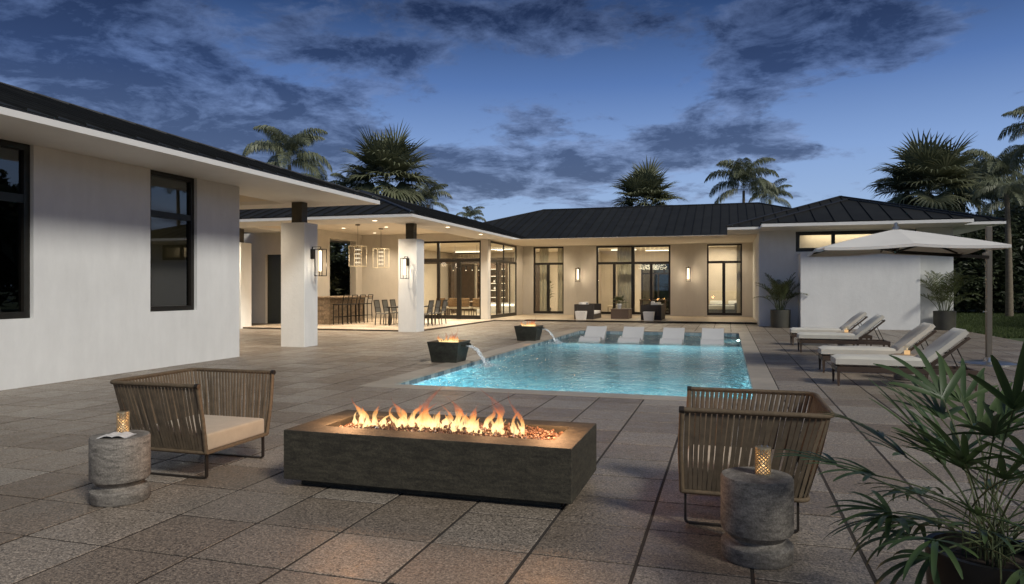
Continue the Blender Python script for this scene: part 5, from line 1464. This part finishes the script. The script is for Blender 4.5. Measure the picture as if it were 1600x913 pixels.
for k, (x, y, h) in enumerate([(-20.5, 29.6, 5.6), (-22.5, 33.0, 6.5), (-20.6, 33.5, 4.8), (-24.5, 30.0, 6.0), (-22.0, 26.5, 5.0), (-23.5, 37.0, 6.5)]):
    leafy('dense dark leafy tree '+['filling the terrace wall opening', 'behind the one filling the terrace wall opening', 'by the bar end of the wall opening', 'farther back through the wall opening', 'near the terrace door side of the wall opening', 'far behind the pavilion corner'][k], x, y, h, 1.0, h/6.0, k+1, G2)
tl = MB(); lc = leafcloud(2600, 2.6, 2.6, 3.0, 77, .34)
for k in range(11):
    ox, oy = 24+3*math.sin(k*2.1), -14+k*5.2; sz_ = 1.6+.15*math.sin(k*1.7)
    b = len(tl.v); tl.v += [(p[0]*1.7+ox, p[1]*1.7+oy, p[2]*sz_+3.9) for p in lc.v]; tl.f += [tuple(q+b for q in f_) for f_ in lc.f]
tl_o = bpy.data.objects.new('treeline', meshdata(tl, M['dark_leaf'], 'treeline')); COL.objects.link(tl_o); struct(tl_o, 'stuff')
# slender palm trunks
def bare(label, px, d, top):
    x, y, _z = qmp(px, 449.5, d); t = thing('palm_trunk', label, 'palm tree', (x, y, -.05), 0, None)
    trunk(t, 1.527+(449.5-top)*d/1117., .19, .11, lean=(-.12, 0)); 
    for k in range(11): put('frond', QF[1+k % 3], t, (-.12, 0, 1.55+(449.5-top)*d/1117.), (0, 0, k*2.399), .75)
bare('slender pale palm trunk standing at the lawn edge behind the parasol pole', 1577, 38, 300)
x, y = -19.3, 28.4
t = thing('palm_trunk', 'pale slender palm trunk seen through the terrace wall opening', 'palm tree', (x, y, -.05)); trunk(t, 6.0, .16, .12)
for k in range(9): put('frond', QF[1+k % 3], t, (0, 0, 6.0), (0, 0, k*2.399), .8)
# hedge at the lawn edge
hb = leafcloud(14000, 9.0, .5, .42, 90, .06, 160)
hx, hy, _ = qmp(1620, 449.5, 41)
o = meshdata(hb, M['dark_leaf'], 'hedge'); hg = bpy.data.objects.new('hedge', o); COL.objects.link(hg); hg.location = (hx, hy+1.0, .35); hg.rotation_euler = (0, 0, .05)
tag(hg, 'low clipped dark hedge along the far side of the lawn', 'hedge')
# lawn blades
rg = random.Random(77); gb = MB()
for k in range(42000):
    d = 22+ (rg.random()**1.5)*24; px = rg.uniform(1440, 1680); x, y, _z = qmp(px, 449.5, d)
    if x < 8.05: continue
    a = rg.uniform(0, 6.28); hgt = rg.uniform(.04, .10); w_ = .012; b = Vector((x, y, -.04)); s_ = Vector((math.cos(a), math.sin(a), 0))*w_
    tip = b+Vector((rg.uniform(-.03, .03), rg.uniform(-.03, .03), hgt+.02)); gb.face([b-s_, b+s_, tip])
gr = bpy.data.objects.new('grass', meshdata(gb, M['grass'], 'grass')); COL.objects.link(gr); struct(gr, 'stuff')
# garden light spots beyond the lawn? none. -- potted palms ----------
AF = [meshdata(pinnate(1.25, e, b, 24, .30, .028, .35, fwd=.7, lift=.5, seed=200+k, rach=.009, u0=.22), M['areca_leaf'], 'frond') for k, (e, b) in enumerate([(1.45, .7), (1.25, 1.1), (1.0, 1.5), (1.35, .5)])]
def areca(label, x, y, seed, s=1.0):
    rr = random.Random(seed); t = thing('potted_palm', label, 'potted plant', (x, y, 0), 0, 'potted palms against the white wing')
    MB().lathe([(.33, 0), (.35, .01), (.365, .66), (.365, .68), (.33, .68), (.32, .62), (0, .62)], 32).build('pot', M['planter'], t, True, smooth=True, angle=40)
    MB().lathe([(.322, .61), (.0, .635)], 24).build('soil', M['soil'], t, True)
    for k in range(22):
        az = k*2.399; q = (k+.5)/22; r_ = .14*math.sqrt(rr.random())
        st_ = rr.uniform(.15, .65)*(1-q*.6)
        base = Vector((r_*math.cos(az), r_*math.sin(az), .62))
        top = base+Vector((.10*math.cos(az), .10*math.sin(az), st_))
        MB().tube([base, top], .010, 5).build('stem', M['stem'], t, True)
        put('frond', AF[0 if q < .25 else 3 if q < .4 else 1 if q < .75 else 2], t, top, (0, 0, az+rr.uniform(-.3, .3)), s*rr.uniform(.75, 1.05))
    return t
areca('potted palm in a round dark pot between the bedroom door and bay wall', 1.95, 29.18, 1)
areca('potted palm in a round dark pot at the lawn end of the bay wall', 7.52, 29.25, 2, 1.08)
# coffee table plant, indoor plants, plant by breezeway
def smallplant(label, x, y, z, s, potmat, seed, n_=16, cat='potted plant', poth=.16):
    rr = random.Random(seed); t = thing('small_plant', label, cat, (x, y, z), 0)
    MB().lathe([(.05*s, 0), (.08*s, poth*.9*s), (.07*s, poth*s), (0, poth*.9*s)], 16).build('pot', M[potmat], t, True, smooth=True)
    for k in range(n_):
        put('leaf', SLF[k % 3], t, (0, 0, poth*s), (0, 0, k*2.399), s*rr.uniform(.8, 1.1))
    return t
SLF = [meshdata(fanleaf(.16, e, .16, 7, R(150), .5, split=.55, seed=300+k, w_=.8, petr=.004), M['areca_leaf'], 'leaf') for k, e in enumerate((1.2, .8, .3))]
smallplant('dark leafy plant in a white bowl on the woven coffee table', -4.85, 33.5, .53, 1.5, 'linen', 5, 18)
t_ = thing('tall_indoor_plant', 'tall thin leaved plant behind the narrow glass door', 'potted plant', (-9.35, 37.9, ZT+.02))
MB().lathe([(.12, 0), (.16, .35), (0, .33)], 16).build('pot', M['planter'], t_, True, smooth=True)
MB().tube([(0, 0, .3), (.05, 0, 1.4)], .012, 6).build('stem', M['stem'], t_, True)
for k in range(20): put('leaf', SLF[k % 3], t_, (.03, 0, .7+.045*k), (0, 0, k*2.4), 1.25)
t_ = thing('terrace_plant', 'leafy plant by the far column, at the edge of the long white wall', 'potted plant', (-18.1, 21.9, 0))
MB().lathe([(.16, 0), (.2, .4), (0, .38)], 16).build('pot', M['planter'], t_, True, smooth=True)
for k in range(12): put('frond', AF[k % 4], t_, (0, 0, .38), (0, 0, k*2.399), .75)

# ---- the big lady palm in front ------------------------------------
lp = thing('lady_palm', 'large palm with dark strap leaves in a black pot, nearest the camera', 'potted plant', (1.03, 3.36, 0))
MB().lathe([(.20, 0), (.215, .01), (.235, .44), (.235, .455), (.21, .455), (.205, .41), (0, .41)], 40).build('pot', M['black_metal'], lp, True, smooth=True, angle=40)
MB().lathe([(.206, .40), (.0, .43)], 24).build('soil', M['soil'], lp, True)
def ladyleaf(seed, nseg, r_, w_, droop, spread):
    rr = random.Random(seed); mb = MB()
    for k in range(nseg):
        a = (-spread/2+spread*k/(nseg-1)) if nseg > 1 else 0
        l_ = r_*(1-.30*abs(a)/(spread/2))*rr.uniform(.85, 1.08); a += rr.uniform(-.06, .06)
        n_ = 8; p = Vector((0, 0, 0)); e_ = rr.uniform(.05, .30); vs = []; dr = droop*rr.uniform(.7, 1.3)
        for i in range(n_+1):
            u = i/n_
            wd = w_*(.35+.65*math.sin(PI*min(1, u*.8+.16))**.8)*(1 if u < .93 else .45)*rr.uniform(.97, 1.03)
            d = Vector((math.cos(a)*math.cos(e_), math.sin(a)*math.cos(e_), math.sin(e_)))
            lat = Vector((-math.sin(a), math.cos(a), 0)); upv = d.cross(lat)*-1
            vs += [p-lat*wd/2+Vector((0, 0, wd*.16)), p, p+lat*wd/2+Vector((0, 0, wd*.16))]
            p = p+d*l_/n_; e_ -= dr/n_*(.4+1.3*u)
        b = len(mb.v); mb.v += [tuple(v) for v in vs]
        for i in range(n_):
            for q in range(2): mb.f.append((b+i*3+q, b+i*3+q+1, b+i*3+q+4, b+i*3+q+3))
    return mb
LP = [meshdata(ladyleaf(400+k, ns, .33, .026, dr, R(sp)), M['lady_leaf'], 'leaf') for k, (ns, dr, sp) in enumerate([(7, .3, 130), (6, .5, 110), (8, .7, 150), (5, .2, 80), (7, .9, 130), (6, 1.3, 120)])]
for me in LP:
    for p in me.polygons: p.use_smooth = True
rl = random.Random(12)
for k in range(54):
    q = (k+.5)/54; az = k*2.399+rl.uniform(-.25, .25)
    elev = 1.38-1.15*q**.7+rl.uniform(-.12, .12); L = .24+.34*rl.random()+.12*q
    if k % 9 == 0: elev = rl.uniform(1.15, 1.45); L = rl.uniform(.50, .64)
    if q > .8: elev = rl.uniform(.0, .35); L = rl.uniform(.22, .40)
    b0 = Vector((.11*math.cos(az*1.7)*rl.random(), .11*math.sin(az*1.7)*rl.random(), .42))
    stalk = rl.uniform(.0, .20)*(1-q*.7)
    pts = [b0, b0+Vector((0, 0, stalk+.01))]
    e_ = elev; p = pts[-1].copy()
    for i in range(6):
        p = p+Vector((math.cos(az)*math.cos(e_), math.sin(az)*math.cos(e_), math.sin(e_)))*L/6; e_ -= .06+.05*q; pts.append(p.copy())
    MB().tube(pts, .0035, 5, cap=False).build('stem', M['stem'], lp, True, fix=False)
    idx = 3 if q < .12 else 0 if q < .4 else 1 if q < .6 else 2 if q < .75 else (4 if k % 2 else 5)
    put('leaf', LP[idx], lp, pts[-1], Euler((rl.uniform(-.35, .35), -(e_*.75), az+rl.uniform(-.25, .25)), 'XYZ'), rl.uniform(.85, 1.15))
